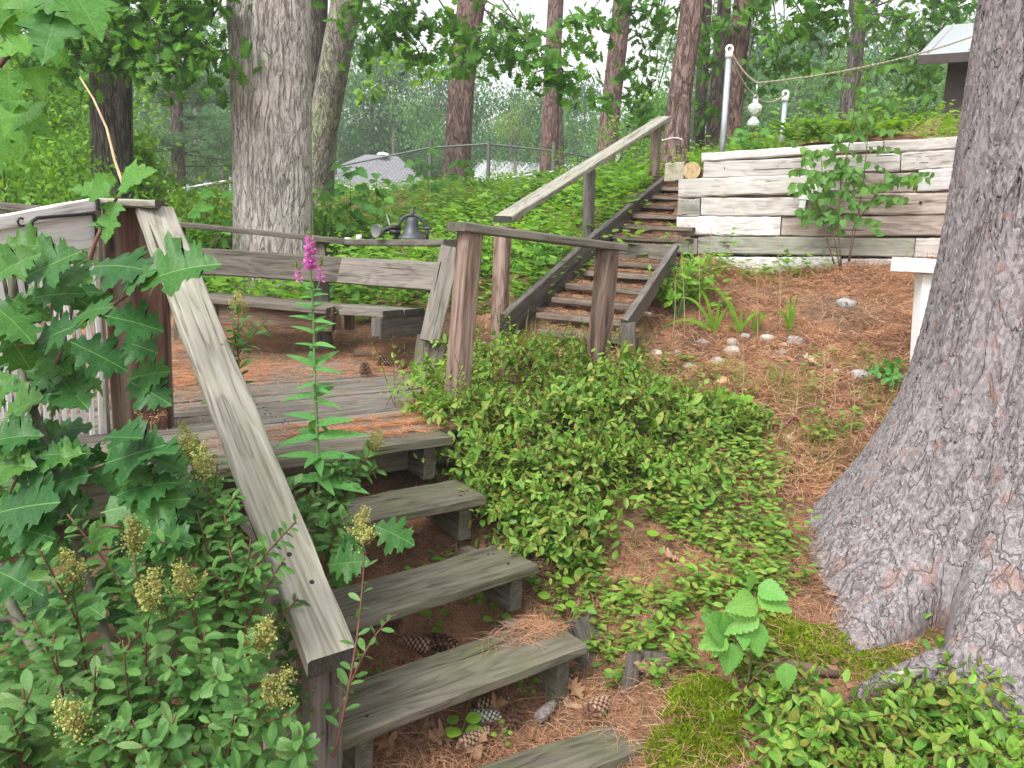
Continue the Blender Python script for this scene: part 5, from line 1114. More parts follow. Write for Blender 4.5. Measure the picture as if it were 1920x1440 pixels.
# ------------------------------------------------------------------ moss
def moss(x, y, rx, ry, h, seed):
    r_ = np.random.default_rng(seed); p = G(x, y); n = 5200; a = r_.uniform(0, 6.28, n); q = np.sqrt(r_.uniform(0, 1, n)) * (1 + .22 * np.sin(3 * a + seed) + .12 * np.sin(7 * a)); X_ = p.x + q * np.cos(a) * rx; Y_ = p.y + q * np.sin(a) * ry
    z = gzs(np.stack([X_, Y_], 1)) + h * np.clip(1 - q ** 2, 0, 1) * (.7 + .5 * np.sin(X_ * 47 + seed) * np.sin(Y_ * 41)) - .004
    return scatter('small', np.stack([X_, Y_, z], 1), r_.normal(size=(n, 3)) * .6 + np.array([0, 0, 1]), r_.normal(size=(n, 3)), r_.uniform(.008, .019, n), 1.2)
tag(mass('moss_patches', [moss(1310, 1330, .12, .085, .05, 1), moss(1350, 1320, .10, .08, .05, 2), moss(1280, 1425, .13, .09, .055, 3), moss(1330, 1400, .12, .08, .05, 4), moss(1565, 1225, .26, .11, .03, 5), moss(1640, 1245, .14, .06, .03, 6), moss(1400, 1250, .07, .05, .03, 7), moss(1470, 1190, .12, .08, .03, 8), moss(1240, 1400, .06, .05, .03, 9)], M['moss']), kind='stuff')

# ------------------------------------------------------------------ oak sapling on the left
osap = empty('oak_sapling', PZ(60, 1420, -1.0), 'leafy oak sapling with large pointed lobed leaves left of the grey handrail', 'oak sapling')
def pxpath(name, pts, rs, mat, parent, n=8):
    q = [P(*a) for a in pts]; sm = []
    for i in range(len(q) - 1):
        for k in range(4): sm.append(q[i].lerp(q[i + 1], k / 4))
    sm.append(q[-1]); rr = [np.interp(i, [0, len(sm) - 1], rs) for i in range(len(sm))]
    mb_ = MB(); mb_.tube(sm, [float(a) for a in rr], n); return mb_.build(name, M[mat], parent, True)
pxpath('stem', [(225, 1300, 1.75), (200, 1200, 1.8), (150, 1040, 1.9), (120, 920, 1.95), (75, 800, 2.0), (45, 715, 2.05), (30, 640, 2.1), (20, 520, 2.1)], [.014, .008], 'greystem', osap)
pxpath('stem', [(190, 1440, 1.6), (110, 1290, 1.65), (50, 1190, 1.7), (15, 1120, 1.75), (0, 1060, 1.8)], [.016, .010], 'greystem', osap)
pxpath('branch', [(50, 1185, 1.7), (20, 1160, 1.7), (-30, 1170, 1.65)], [.009, .005], 'greystem', osap); pxpath('branch', [(45, 1190, 1.7), (20, 1185, 1.7), (-20, 1190, 1.65)], [.007, .004], 'greystem', osap)
pxpath('branch', [(60, 775, 2.02), (85, 720, 2.0), (110, 670, 2.0), (118, 655, 2.0)], [.007, .004], 'stem', osap)
pxpath('branch', [(-10, 655, 1.9), (80, 640, 1.95), (140, 610, 1.95), (200, 580, 1.92), (250, 545, 1.9)], [.006, .004], 'stem', osap)
pxpath('branch', [(118, 920, 1.95), (170, 880, 1.9), (195, 870, 1.88)], [.006, .003], 'stem', osap); pxpath('branch', [(140, 1010, 1.9), (200, 985, 1.85), (250, 990, 1.82)], [.006, .003], 'stem', osap)
pxpath('branch', [(60, 790, 2.0), (30, 900, 1.95), (0, 960, 1.9)], [.006, .003], 'stem', osap)
OL = [((5, 462), (102, 446), 2.0), ((-12, 522), (58, 463), 1.9), ((40, 522), (152, 466), 1.95), ((172, 502), (272, 476), 1.92), ((262, 536), (382, 462), 1.86), ((222, 548), (270, 488), 1.88), ((216, 577), (120, 573), 1.9), ((195, 592), (312, 612), 1.86), ((130, 640), (245, 692), 1.88), ((8, 616), (64, 702), 1.9), ((152, 608), (45, 640), 1.92), ((238, 712), (314, 688), 2.0), ((240, 715), (312, 742), 1.98), ((115, 712), (168, 768), 2.02), ((118, 742), (75, 775), 2.05),
      ((176, 850), (66, 846), 1.9), ((196, 864), (288, 816), 1.92), ((195, 870), (312, 828), 1.9), ((172, 890), (66, 906), 1.86), ((214, 932), (318, 880), 1.86), ((188, 962), (345, 915), 1.82), ((257, 996), (364, 1002), 1.8), ((235, 986), (150, 1022), 1.84), ((55, 1030), (130, 1042), 1.8), ((-4, 962), (98, 930), 1.8), ((8, 986), (98, 1002), 1.78), ((-8, 1002), (36, 1054), 1.76), ((-6, 1070), (68, 1104), 1.74), ((132, 1124), (42, 1152), 1.8), ((138, 1120), (192, 1152), 1.82), ((276, 1038), (192, 1068), 1.84),
      ((20, 560), (100, 590), 1.98), ((-10, 575), (62, 620), 1.92), ((60, 560), (150, 535), 2.0), ((120, 660), (55, 735), 2.02), ((30, 700), (-40, 770), 1.9), ((80, 730), (150, 700), 2.05), ((10, 780), (80, 740), 2.0), ((-20, 830), (60, 800), 1.85), ((30, 830), (-30, 900), 1.86), ((100, 960), (180, 940), 1.9), ((90, 870), (20, 880), 1.9), ((120, 800), (60, 860), 2.0), ((170, 930), (110, 985), 1.88), ((210, 905), (160, 870), 1.92), ((-10, 880), (50, 860), 1.82), ((320, 960), (255, 930), 1.9), ((40, 500), (-30, 470), 1.95), ((110, 505), (170, 520), 2.0), ((230, 640), (290, 655), 1.95),
      ((700, 985), (778, 1012), 2.35), ((690, 990), (640, 1030), 2.35), ((612, 1060), (690, 1048), 2.25), ((640, 1055), (640, 1112), 2.25), ((600, 1060), (570, 1110), 2.2)]
for (bx, by), (tx, ty), Y in OL:
    b_, t_ = P(bx, by, Y), P(tx, ty, Y + random.uniform(-.07, .03)); d = t_ - b_
    nn = (ZZ * random.uniform(.55, 1.0) + Vector((random.gauss(0, .15), -random.uniform(.45, .9), 0)))
    leafobj(random.choice(['oak', 'oak2', 'oak3', 'oak4']), 'oak', b_, d, nn, d.length * .95, osap, random.uniform(.9, 1.1))
for _ in range(110):
    x, y = random.uniform(-40, 330), random.uniform(480, 1150); Y = random.uniform(1.95, 2.5); b_ = P(x, y, Y); a = random.uniform(0, 6.28)
    if 175 < x < 340 and y < 830: continue
    leafobj(random.choice(['oak', 'oak2', 'oak3', 'oak4']), 'oak', b_, (math.cos(a), math.sin(a) * .6, random.uniform(-.5, .2)), (random.gauss(0, .3), -.5, .8), random.uniform(.08, .14), osap)

for _ in range(52):
    x, y = random.uniform(40, 375), random.uniform(800, 1040); Y = random.uniform(1.85, 2.15)
    if x > 200 and y < 850 or x > 300 and y < 900: continue
    b_ = P(x, y, Y); a = random.uniform(-.9, .9) if x > 180 else random.uniform(2.2, 4.1); leafobj(random.choice(['oak', 'oak2', 'oak3', 'oak4']), 'oak', b_, (math.cos(a), -.35, random.uniform(-.25, .2)), (random.gauss(0, .2), -.35, 1), random.uniform(.10, .16), osap, random.uniform(.9, 1.1))
# maple twig hanging in at the top left, vine by the dark post
mpl = empty('maple_branch', P(-60, 160, 1.9), 'maple branch with pale green leaves hanging in at the top left corner', 'branch')
pxpath('branch', [(-60, 200, 1.85), (10, 110, 1.85), (70, 65, 1.82), (115, 15, 1.8), (130, -40, 1.8)], [.006, .003], 'redstem', mpl); pxpath('branch', [(-60, 260, 1.9), (0, 190, 1.9), (25, 150, 1.9)], [.005, .003], 'redstem', mpl)
for (bx, by), (tx, ty), Y in [((20, -25), (8, 62), 1.85), ((55, -20), (62, 55), 1.83), ((110, -15), (75, 38), 1.82), ((140, -10), (185, 52), 1.78), ((105, 28), (78, 110), 1.8), ((62, 78), (-10, 102), 1.82), ((15, 132), (18, 208), 1.85), ((58, 128), (78, 180), 1.88), ((-5, 182), (6, 250), 1.85), ((30, 205), (85, 245), 1.92), ((55, 195), (20, 290), 1.95), ((0, 250), (-10, 320), 1.88), ((100, 85), (118, 118), 1.85), ((130, 25), (165, 45), 1.86), ((80, -30), (120, 20), 1.8), ((-20, 60), (20, 20), 1.85)]:
    b_, t_ = P(bx, by, Y), P(tx, ty, Y - random.uniform(0, .05)); d = t_ - b_; leafobj(random.choice(['maple', 'maple2']), 'maple', b_, d, (random.gauss(0, .25), -.9, .5), d.length * 1.1, mpl)
vin = empty('vine_stem', P(165, 480, 2.3), 'thin bare leaning stem with a few lobed leaves in front of the dark post', 'vine')
pxpath('stem', [(165, 500, 2.35), (180, 450, 2.35), (205, 395, 2.4), (232, 350, 2.5)], [.007, .004], 'redstem', vin); pxpath('stem', [(232, 350, 2.5), (215, 300, 2.6), (200, 240, 2.7), (175, 185, 2.8), (150, 145, 2.9)], [.005, .003], 'straw', vin)
for (bx, by), (tx, ty), Y in [((205, 360), (135, 352), 2.4), ((228, 345), (285, 318), 2.45), ((215, 380), (208, 412), 2.4), ((205, 405), (196, 452), 2.38), ((190, 430), (180, 415), 2.38), ((215, 345), (180, 325), 2.5), ((225, 360), (255, 350), 2.45)]:
    b_, t_ = P(bx, by, Y), P(tx, ty, Y - .03); d = t_ - b_; leafobj('maple2', 'maple', b_, d, (random.gauss(0, .2), -.7, .7), d.length * 1.1, vin)

# ------------------------------------------------------------------ meadow shrubs at the lower left
def panicle(c, ax_, L_, rad, n=130):
    t = rng.uniform(0, 1, n); r_ = rad * (1 - t * .75)[:, None]; pos = np.array(c) + np.array(ax_)[None] * (t * L_)[:, None] + rng.normal(size=(n, 3)) * r_ * .55
    return scatter('small', pos, rdir(n), rdir(n), rng.uniform(.0035, .008, n), 1.8)
SHR = [('meadow shrub with a broad yellow green seed head beside the bottom rail post', [((520, 1292, 1.42), (430, 1500, 1.5), 1), ((490, 1195, 1.5), (420, 1480, 1.6), 1)  , ((440, 1330, 1.4), (400, 1540, 1.45), 0), ((560, 1370, 1.36), (500, 1560, 1.4), 0)]),
       ('meadow shrub with a drooping seed head between the oak leaves and the rail', [((285, 1110, 1.55), (300, 1480, 1.6), 1), ((345, 1095, 1.6), (340, 1480, 1.62), 1), ((250, 1010, 1.68), (290, 1450, 1.7), 1), ((385, 1180, 1.55), (360, 1500, 1.55), 0), ((230, 1200, 1.5), (260, 1500, 1.55), 0)]),
       ('meadow shrub with silvery folded leaf tips at the left', [((130, 1075, 1.6), (190, 1440, 1.62), 1), ((100, 1190, 1.5), (160, 1480, 1.55), 0), ((180, 1250, 1.48), (200, 1500, 1.5), 0)]),
       ('low meadow shrub with a pale seed head at the bottom left corner', [((140, 1350, 1.34), (210, 1520, 1.38), 1), ((60, 1290, 1.36), (90, 1520, 1.4), 0), ((20, 1340, 1.34), (40, 1520, 1.38), 0), ((250, 1350, 1.36), (260, 1540, 1.4), 0), ((330, 1340, 1.36), (310, 1540, 1.4), 0)]),
       ('tall meadow shrub with red stems against the middle of the handrail', [((350, 830, 2.0), (440, 1300, 1.95), 1), ((385, 870, 1.95), (450, 1320, 1.9), 1), ((420, 960, 1.9), (460, 1340, 1.85), 0), ((470, 1010, 1.85), (480, 1360, 1.8), 0), ((370, 960, 1.9), (420, 1330, 1.85), 0)]),
       ('single dark stemmed meadow shoot in front of the lowest step', [((682, 990, 1.95), (625, 1420, 1.6), 1), ((740, 1150, 1.9), (640, 1330, 1.7), 0)]),
       ('slim meadow shoot with a seed head behind the handrail on the deck edge', [((447, 572, 2.9), (455, 800, 2.8), 1), ((420, 690, 2.8), (450, 830, 2.75), 0)]),
       ('meadow shrub sprawling under the edge of the deck by the loosestrife', [((700, 830, 2.7), (600, 1010, 2.55), 1), ((640, 860, 2.6), (590, 1020, 2.5), 0), ((660, 900, 2.55), (610, 1030, 2.5), 0), ((550, 900, 2.4), (590, 1060, 2.4), 0), ((610, 950, 2.4), (600, 1080, 2.4), 0)])]
for lab, stems in SHR:
    tipc = P(*stems[0][1]); t_ = empty('meadow_shrub', tipc, lab, 'shrub'); LL = []; pan = []
    lone = lab.startswith('single')
    for tip, base, fl in stems:
        a, b_ = P(*base), P(*tip); pts = bez(a, b_, (random.gauss(0, .03), random.gauss(0, .03), .02), 9); ln = (b_ - a).length
        mb_ = MB(); mb_.tube(pts, [.0042 - .0003 * i for i in range(10)], 6); mb_.build('stem', M['redstem'], t_, True)
        LL += stem_leaves(pts, int(ln * (30 if lone else 66)) + 6, .05 if lone else .070, .10, .97, 1.0, .6, TOCAM)
        for _ in range(0 if lone else 3):
            p, d = along(pts, random.uniform(.2, .75)); e = p + (d * .5 + Vector((random.gauss(0, .6), random.gauss(0, .6), .3))).normalized() * ln * random.uniform(.25, .45); q = bez(p, e, (0, 0, .01), 5)
            mb_ = MB(); mb_.tube(q, [.0024] * 6, 5); mb_.build('twig', M['redstem'], t_, True); LL += stem_leaves(q, int((e - p).length * 80) + 4, .060, .1, 1, 1.0, .6, TOCAM)
        if fl:
            d = (pts[-1] - pts[-3]).normalized(); pan.append(panicle(b_ - d * .02, d, .07, .036, 420))
            for _ in range(4): e = (d + Vector((random.gauss(0, .6), random.gauss(0, .6), random.gauss(0, .3)))).normalized(); pan.append(panicle(b_ - d * .03, e, .06, .016, 150))
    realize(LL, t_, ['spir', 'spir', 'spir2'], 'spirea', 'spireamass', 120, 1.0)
    if pan: mass('seed_head', pan, M['panicle'], t_, 'stuff')
# dense lower storey behind them
BL = []
for _ in range(46):
    x, y = random.uniform(-40, 600), random.uniform(900, 1430); Y = random.uniform(1.75, 2.3) if x < 450 else random.uniform(1.9, 2.2)
    if x > 380 and y < 1150 and x > 380 + (y - 820) * .5: continue
    b_ = P(x, y, Y); a = b_ - ZZ * random.uniform(.3, .5) + Vector((random.gauss(0, .05), 0, 0)); BL += stem_leaves(bez(a, b_, (0, 0, 0), 6), 30, .068, .15, 1, 1, .6, TOCAM)
for _ in range(34):
    b_ = P(random.uniform(-60, 240), random.uniform(1080, 1440), random.uniform(1.75, 2.5)); a = b_ - ZZ * random.uniform(.25, .5); BL += stem_leaves(bez(a, b_, (.03, 0, 0), 6), 22, .066, .1, 1, 1, .6, TOCAM)
us_ = empty('shrub_thicket', P(250, 1400, 1.9), 'dark leafy shrub thicket behind the meadow shrubs at the lower left', 'shrub')
realize(BL, us_, ['spir', 'spir2'], 'spirea', 'spireamass', 130, 1.0)
wd_ = empty('dry_weed', P(283, 815, 2.6), 'dry brown seed head of a weed at the foot of the dark post', 'dry weed')
mass('seed_head', [panicle(P(283, 790, 2.55), Vector((random.gauss(0, 1), 0, .6)).normalized(), .06, .02, 30) for _ in range(6)], M['needle'], wd_, 'stuff'); pxpath('stem', [(285, 860, 2.6), (283, 790, 2.55)], [.002, .0015], 'straw', wd_)

# ------------------------------------------------------------------ purple loosestrife
lf = empty('loosestrife', PZ(596, 1080, -.45), 'tall loosestrife with magenta flower spikes rising in front of the deck', 'wildflower')
Yl = 2.62; sp_ = [P(598, 1040, 2.5), P(598, 900, 2.55), P(590, 700, 2.6), P(588, 600, Yl), P(583, 520, Yl), P(581, 430, Yl)]
mb = MB(); mb.tube(sp_, [.006, .0055, .005, .0042, .0035, .002], 7); mb.build('stem', M['greenstem'], lf, True)
LVL = [(1010, 100), (960, 110), (900, 105), (860, 95), (820, 110), (790, 100), (745, 80), (725, 70), (690, 75), (650, 60), (620, 55), (600, 50), (575, 42), (555, 38), (540, 26)]
for i, (y, w) in enumerate(LVL):
    xs_ = np.interp(y, [430, 520, 600, 700, 900, 1040], [581, 583, 588, 590, 598, 598]); Y = np.interp(y, [430, 600, 900, 1040], [Yl, Yl, 2.55, 2.5])
    for s_ in (-1, 1):
        for z_ in (0, 1):
            b_ = P(xs_, y + random.uniform(-6, 6), Y); d = Vector((random.gauss(0, .18), random.gauss(0, .2), random.gauss(0, .15))) + Vector((s_ * (1 if z_ == 0 else .45), -.25 if z_ == 0 else random.choice((-.8, .8)), random.uniform(.15, .55) if y < 700 else random.uniform(-.1, .35))); leafobj('lance', 'loose', b_, d, (0, -.5, 1), w / F_PX * Y * random.uniform(.6, 1.0), lf, random.uniform(.9, 1.2))
for (x0, y0, x1, y1, w) in ((583, 508, 581, 446, .0245), (562, 528, 558, 505, .013), (600, 528, 602, 500, .015)):
    n = 240 if w > .02 else 100; t = rng.uniform(0, 1, n); a0, a1 = np.array(P(x0, y0, Yl)), np.array(P(x1, y1, Yl)); an = rng.uniform(0, 6.28, n); o_ = np.stack([np.cos(an), np.sin(an), rng.uniform(-.2, .6, n)], 1)
    mass('flower_spike', scatter('small', a0 + (a1 - a0) * t[:, None] + o_ * .004, o_, rdir(n) + np.array([0, 0, .5]), w * (1.05 - .4 * t) * rng.uniform(.6, 1.1, n), 1.0), M['pink'], lf)
    a2 = a1 + (a1 - a0) * (.45 if w > .02 else .75); n = 90; t = rng.uniform(0, 1, n)
    mass('bud_spike', scatter('small', a1 + (a2 - a1) * t[:, None], rng.normal(size=(n, 3)) + np.array([0, 0, 1.2]), rdir(n), .011 * (1.1 - .8 * t), 1.2), M['bud'], lf)
for x0, y0, x1, y1 in ((585, 560, 562, 525), (588, 560, 601, 525)): MB().tube([P(x0, y0, Yl), P(x1, y1, Yl), P(x1, y1 - 25, Yl)], .0022, 5).build('side_stem', M['greenstem'], lf)

# ------------------------------------------------------------------ low bushes by the deck
BUSH = [(790, 799, .42, .22, 'leafy bush overhanging the deck corner beside the front step'), (830, 799, .48, .24, 'leafy bush against the left side of the first pinkish rail post'), (880, 740, .34, .22, 'bush at the foot of the first pinkish rail post'), (960, 730, .34, .26, 'bush between the two pinkish rail posts, in front'), (1050, 735, .28, .26, 'bush left of the second pinkish rail post foot'), (1130, 745, .30, .24, 'bush right of the second pinkish rail post foot'), (900, 860, .34, .22, 'bush beside the right end of the second step'),
        (1000, 830, .34, .30, 'bush in the middle of the low thicket'), (1100, 850, .32, .30, 'bush on the right side of the low thicket'), (1210, 820, .26, .26, 'bush under the pale stones on the slope'), (925, 850, .30, .20, 'small bush behind the right end of the second step'), (955, 955, .24, .18, 'small bush between the ends of the second and third steps'), (935, 905, .24, .16, 'small bush spilling against the second step end'), (1000, 1000, .20, .15, 'small bush just above the right corner of the third step'), (1060, 1020, .18, .16, 'small bush right of the third step corner'), (1300, 800, .17, .22, 'bush between the thicket and the black plastic'), (1010, 950, .26, .22, 'bush beside the right end of the third step'), (1110, 950, .24, .24, 'bush at the lower edge of the thicket'), (1230, 910, .22, .24, 'bush at the right lower edge of the thicket'), (1362, 792, .10, .14, 'low bush touching the black plastic'),
        (1490, 1430, .15, .16, 'low bush at the bottom right, left of the pine root'), (1610, 1450, .13, .17, 'low bush in front of the surface root'), (1740, 1420, .16, .16, 'low bush in the hollow between the pine roots'), (1860, 1430, .18, .18, 'low bush at the bottom right corner')]
for x, y, h, r_, lab in BUSH:
    b0_ = G(x, y) if y != 799 else dk(-.30, .10, -.20) if x < 800 else dk(-.36, .48, -.2); t_ = empty('low_bush', b0_, lab, 'bush'); LL = []; mb_ = MB(); near = y > 1300
    for s in range(13 if not near else 12):
        a = random.uniform(0, 6.28); q = math.sqrt(random.random()) * r_; fx, fy = b0_.x + math.cos(a) * q * .5, b0_.y + math.sin(a) * q * .5; f0 = Vector((fx, fy, gz(fx, fy)))
        e = Vector((b0_.x + math.cos(a) * q * 1.25, b0_.y + math.sin(a) * q * 1.25, 0)); e.z = gz(e.x, e.y) + h * random.uniform(.55, 1.1) * (1 - .35 * (q / r_) ** 2)
        pts = bez(f0, e, Vector((0, 0, h * .15)), 6); mb_.tube(pts, [.0026 - .0003 * i for i in range(7)], 5)
        LL += stem_leaves(pts, 10, .062, .4, 1.0, 1.0, .8)
        for _ in range(5):
            p, d = along(pts, random.uniform(.45, 1.0)); ee = p + Vector((random.gauss(0, .7), random.gauss(0, .7), random.uniform(-.25, .4))).normalized() * random.uniform(.08, .27); tw = bez(p, ee, (0, 0, .01), 4); mb_.tube(tw, [.0013] * 5, 4); LL += stem_leaves(tw, 9, .058, .1, 1.05, 1.0, .9)
    SH = []; lean = Vector((-.16, -.03, 0)) if y == 799 else Vector((0, 0, 0))
    for s in range(7):
        a = random.uniform(0, 6.28); q = math.sqrt(random.random()) * r_; f0 = Vector((b0_.x + math.cos(a) * q, b0_.y + math.sin(a) * q, 0)); f0.z = gz(f0.x, f0.y) + h * .5; e = f0 + Vector((random.gauss(0, .09), random.gauss(0, .09), h * random.uniform(.45, .85))); tw = bez(f0, e, (0, 0, .02), 5); mb_.tube([w_ + lean for w_ in tw], .0015, 4); SH += stem_leaves([w_ + lean for w_ in tw], 13, .036, .25, 1.0, .9, .7)
    LL = [(q[0] + lean * min(1, max(0, (q[0].z - b0_.z) / h)), q[1], q[2], q[3] * random.uniform(.7, 1.25)) for q in LL]
    mass('new_shoots', scatter('oval', *[np.array([tuple(q[i]) for q in SH]) for i in range(3)], np.array([q[3] for q in SH]), .95), M['fern' if s % 2 else 'limemass'], t_, 'stuff')
    mb_.build('stem', M['redstem'], t_); realize(LL, t_, ['oval'], 'blueberry', 'blueberrymass', 70, 1.15)

# ground cover: low sprigs spread over the slope
def sprigs(n, region, h0, h1, size, mat, name, per=7, tpl='oval', keep=None):
    pts = []
    while len(pts) < n:
        x, y = random.uniform(*region[0]), random.uniform(*region[1])
        if keep is None or keep(x, y): pts.append((x, y))
    xy = np.array(pts); z = gzs(xy); pos = []; d = []; nn = []; sz = []
    for (x, y), zz_ in zip(pts, z):
        h = random.uniform(h0, h1); lean = np.array([random.gauss(0, .4), random.gauss(0, .4)])
        for k in range(per):
            t = (k + 1) / per; a = k * 2.4 + x * 9; pos.append((x + lean[0] * h * t, y + lean[1] * h * t, zz_ + h * t)); d.append((math.cos(a), math.sin(a), random.uniform(-.1, .6))); nn.append((random.gauss(0, .3), random.gauss(0, .3) - .2, 1)); sz.append(size * random.uniform(.6, 1.15))
    return scatter(tpl, pos, d, nn, np.array(sz), 1.15)
RH = G(1570, 1240); TY = G(1450, 818)
def slope_keep(x, y):
    if math.hypot(x - RH.x, y - RH.y) < .24 or math.hypot(x - TY.x, y - TY.y) < .20 or (abs(x - TY.x) < .13 and TY.y - .5 < y < TY.y): return False
    q = (Vector((x, y, 0)) - Vector((LOW[3].x, LOW[3].y, 0))); return q.dot(UU) < -.10 and math.hypot(x - TC.x, y - TC.y) > .95 and (math.sin(x * 6 + 1) + math.sin(y * 7 + x * 3) > -1.1)
gc = [sprigs(850, ((.15, 2.0), (2.5, 4.1)), .03, .18, .045, 'blueberrymass', '', keep=slope_keep), sprigs(170, ((.6, 1.9), (2.0, 2.6)), .04, .12, .036, '', '', keep=lambda x, y: x > .85 and math.hypot(x - TC.x, y - TC.y) > .9 and math.hypot(x - RH.x, y - RH.y) > .26), sprigs(170, ((.5, 2.4), (3.8, 5.2)), .03, .12, .04, '', '', keep=slope_keep), sprigs(90, ((.0, 1.0), (3.9, 5.2)), .05, .16, .036, '', '')]
tag(mass('ground_cover', gc, M['blueberrymass']), kind='stuff')
# mayflower: single plants of two or three round leaves
MLL = ['cluster of four round leaves under the front of the lowest step, left', 'pair of round leaves in the needles behind the lowest step, left one', 'pair of round leaves hanging over the back of the lowest step', 'four small round leaves at the back edge of the lowest step', 'three small round leaves beside the support block of the third step', 'large round leaves above the right back corner of the lowest step', 'large round leaves right of the third step support block', 'round leaves at the right front corner of the third step', 'small round leaves on the needles right of the second step', 'pair of round leaves in the shade under the third step', 'three round leaves on the back right corner of the lowest step', 'round leaves under the second step beside its support block', 'small plant in the dark gap under the deck edge', 'round leaves on the slope halfway between third step and pine', 'round leaves left of the bright seedling on the slope', 'pair of round leaves behind the pale curled oak leaf', 'pair of small leaves beside the cone at the lowest support block', 'round leaves below the lower edge of the thicket', 'tiny leaved sprig in front of the ground timber', 'tiny leaved sprig between tan cone and grey cone', 'pair of leaves right of the wide grey stake', 'single yellow green round leaf between moss and bright seedling', 'pair of round leaves against the stake board']
for i, (x, y, n_, s_) in enumerate([(860, 1400, 4, .06), (820, 1180, 2, .05), (830, 1205, 2, .05), (915, 1160, 4, .035), (945, 1150, 3, .03), (1040, 1150, 3, .06), (1075, 1120, 3, .06), (1000, 1085, 3, .04), (1130, 1040, 3, .04), (880, 1150, 2, .05), (930, 1180, 3, .04), (960, 975, 3, .035), (770, 905, 4, .035), (1240, 1035, 3, .05), (1200, 1130, 3, .05), (1060, 1085, 2, .05), (990, 1300, 2, .035), (1270, 1000, 3, .05), (940, 1410, 5, .022), (985, 1320, 3, .022), (1280, 1260, 2, .04), (1345, 1290, 1, .05), (1090, 1160, 2, .05)]):
    p = G(x, y); t_ = empty('mayflower', p, MLL[i], 'plant', 'round leaved plants by the steps'); mb_ = MB()
    for k in range(n_):
        a = k * 2.2 + i; e = p + Vector((math.cos(a) * .02, math.sin(a) * .02, .04 + .012 * k)); mb_.tube([p, e], .0012, 4); leafobj('oval', 'lime', e, (math.cos(a), math.sin(a), .25), (0, -.4, 1), s_ * random.uniform(.85, 1.15), t_, 1.9)
    mb_.build('stem', M['greenstem'], t_)
def under(x, y):
    for k in range(4):
        q = Vector((x, y, 0)) - Vector((LOW[k].x, LOW[k].y, 0)); s, t = q.dot(UU), q.dot(VV)
        if .02 < s < 1.0 and (.27 < t < .42 or k == 0 and .1 < t < .25): return True
    return False
tag(mass('step_gap_sprigs', [sprigs(46, ((-1.3, .6), (2.2, 3.9)), .05, .14, .042, '', '', 6, 'oval', under)], M['shrubleaf']), kind='stuff')
# bright seedling beside the pine root
sd_ = empty('birch_seedling', PZ(1400, 1285, -.62), 'bright green seedling with toothed heart shaped leaves beside the pine root', 'seedling')
Ys = 2.36
for pp in ([(1402, 1290, Ys), (1408, 1220, Ys), (1414, 1150, Ys), (1416, 1110, Ys)], [(1404, 1230, Ys), (1375, 1195, Ys), (1350, 1180, Ys)], [(1406, 1240, Ys), (1440, 1245, Ys), (1470, 1240, Ys)], [(1402, 1285, Ys), (1432, 1250, Ys - .02), (1475, 1232, Ys - .02)]): pxpath('stem', pp, [.0025, .0015], 'stem', sd_, 5)
for b_, t_2 in [((1422, 1098), (1470, 1118)), ((1420, 1112), (1478, 1140)), ((1418, 1125), (1372, 1140)), ((1416, 1140), (1365, 1182)), ((1413, 1170), (1426, 1226)), ((1366, 1196), (1362, 1160)), ((1362, 1190), (1320, 1210)), ((1372, 1205), (1366, 1262)), ((1412, 1100), (1406, 1085)), ((1472, 1242), (1478, 1292)), ((1392, 1185), (1396, 1212)), ((1360, 1188), (1330, 1160)), ((1352, 1190), (1342, 1226))]:
    a, e = P(*b_, Ys - .02), P(*t_2, Ys - random.uniform(.04, .08)); d = e - a; leafobj('birch', 'seedling', a, d, (random.gauss(0, .15), -.8, .7), d.length * 1.15, sd_, 1.0)

# ------------------------------------------------------------------ plants along the wall and slope
bs = empty('birch_sapling', wallP(1575, 500) + WN * .15, 'birch sapling with several thin stems growing in front of the timber wall', 'sapling'); LL = []
def wp_(x, y, f=.16): return wallP(x, y) + WN * f
for st in ([(1562, 495), (1545, 440), (1530, 380), (1500, 300)], [(1575, 500), (1568, 430), (1572, 350), (1590, 260), (1600, 150)], [(1590, 490), (1602, 420), (1615, 330), (1620, 250), (1605, 130)], [(1572, 498), (1560, 440), (1540, 360), (1535, 290)], [(1588, 490), (1595, 430), (1640, 360), (1700, 330)]):
    q = [wp_(x, y, .12 + .05 * i) for i, (x, y) in enumerate(st)]; sm = []
    for i in range(len(q) - 1): sm += [q[i].lerp(q[i + 1], k / 4) for k in range(4)]
    sm.append(q[-1]); mb_ = MB(); mb_.tube(sm, [.007 - .005 * i / len(sm) for i in range(len(sm))], 6); mb_.build('stem', M['stem'], bs, True)
    for k in range(17):
        p, d = along(sm, random.uniform(.34, 1)); e = p + Vector((random.gauss(0, 1), random.gauss(0, .5) - .2, random.uniform(-.2, .5))).normalized() * random.uniform(.10, .30); tw = bez(p, e, (0, 0, .02), 4); mb_ = MB(); mb_.tube(tw, .0018, 4); mb_.build('twig', M['stem'], bs)
        for j in range(5):
            t = (j + .7) / 5; pp, dd = along(tw, min(.99, t)); LL.append((pp, Vector((random.gauss(0, .6), random.gauss(0, .3), -.8)), Vector((random.gauss(0, .4), -1, .35)), random.uniform(.045, .082)))
realize(LL, bs, ['birch'], 'birch', 'birch', 290, 1.0)
lb_ = leafobj('birch', 'lime', wp_(1700, 338, .3), (0, 0, -1), (0, -1, .2), .07, bs); 
ls = empty('lime_shrub', G(1265, 610), 'lime green shrub of pointed leaves against the right stringer of the stairs', 'shrub'); LL = []; mb_ = MB(); b0_ = G(1270, 600)
for k in range(32):
    e = P(random.uniform(1212, 1338), random.uniform(478, 570), random.uniform(5.7, 6.3)); pts = bez(b0_, e, (0, 0, .12), 6); mb_.tube(pts, .003, 4); LL += stem_leaves(pts, 12, .10, .4, 1, .8, .7, TOCAM)
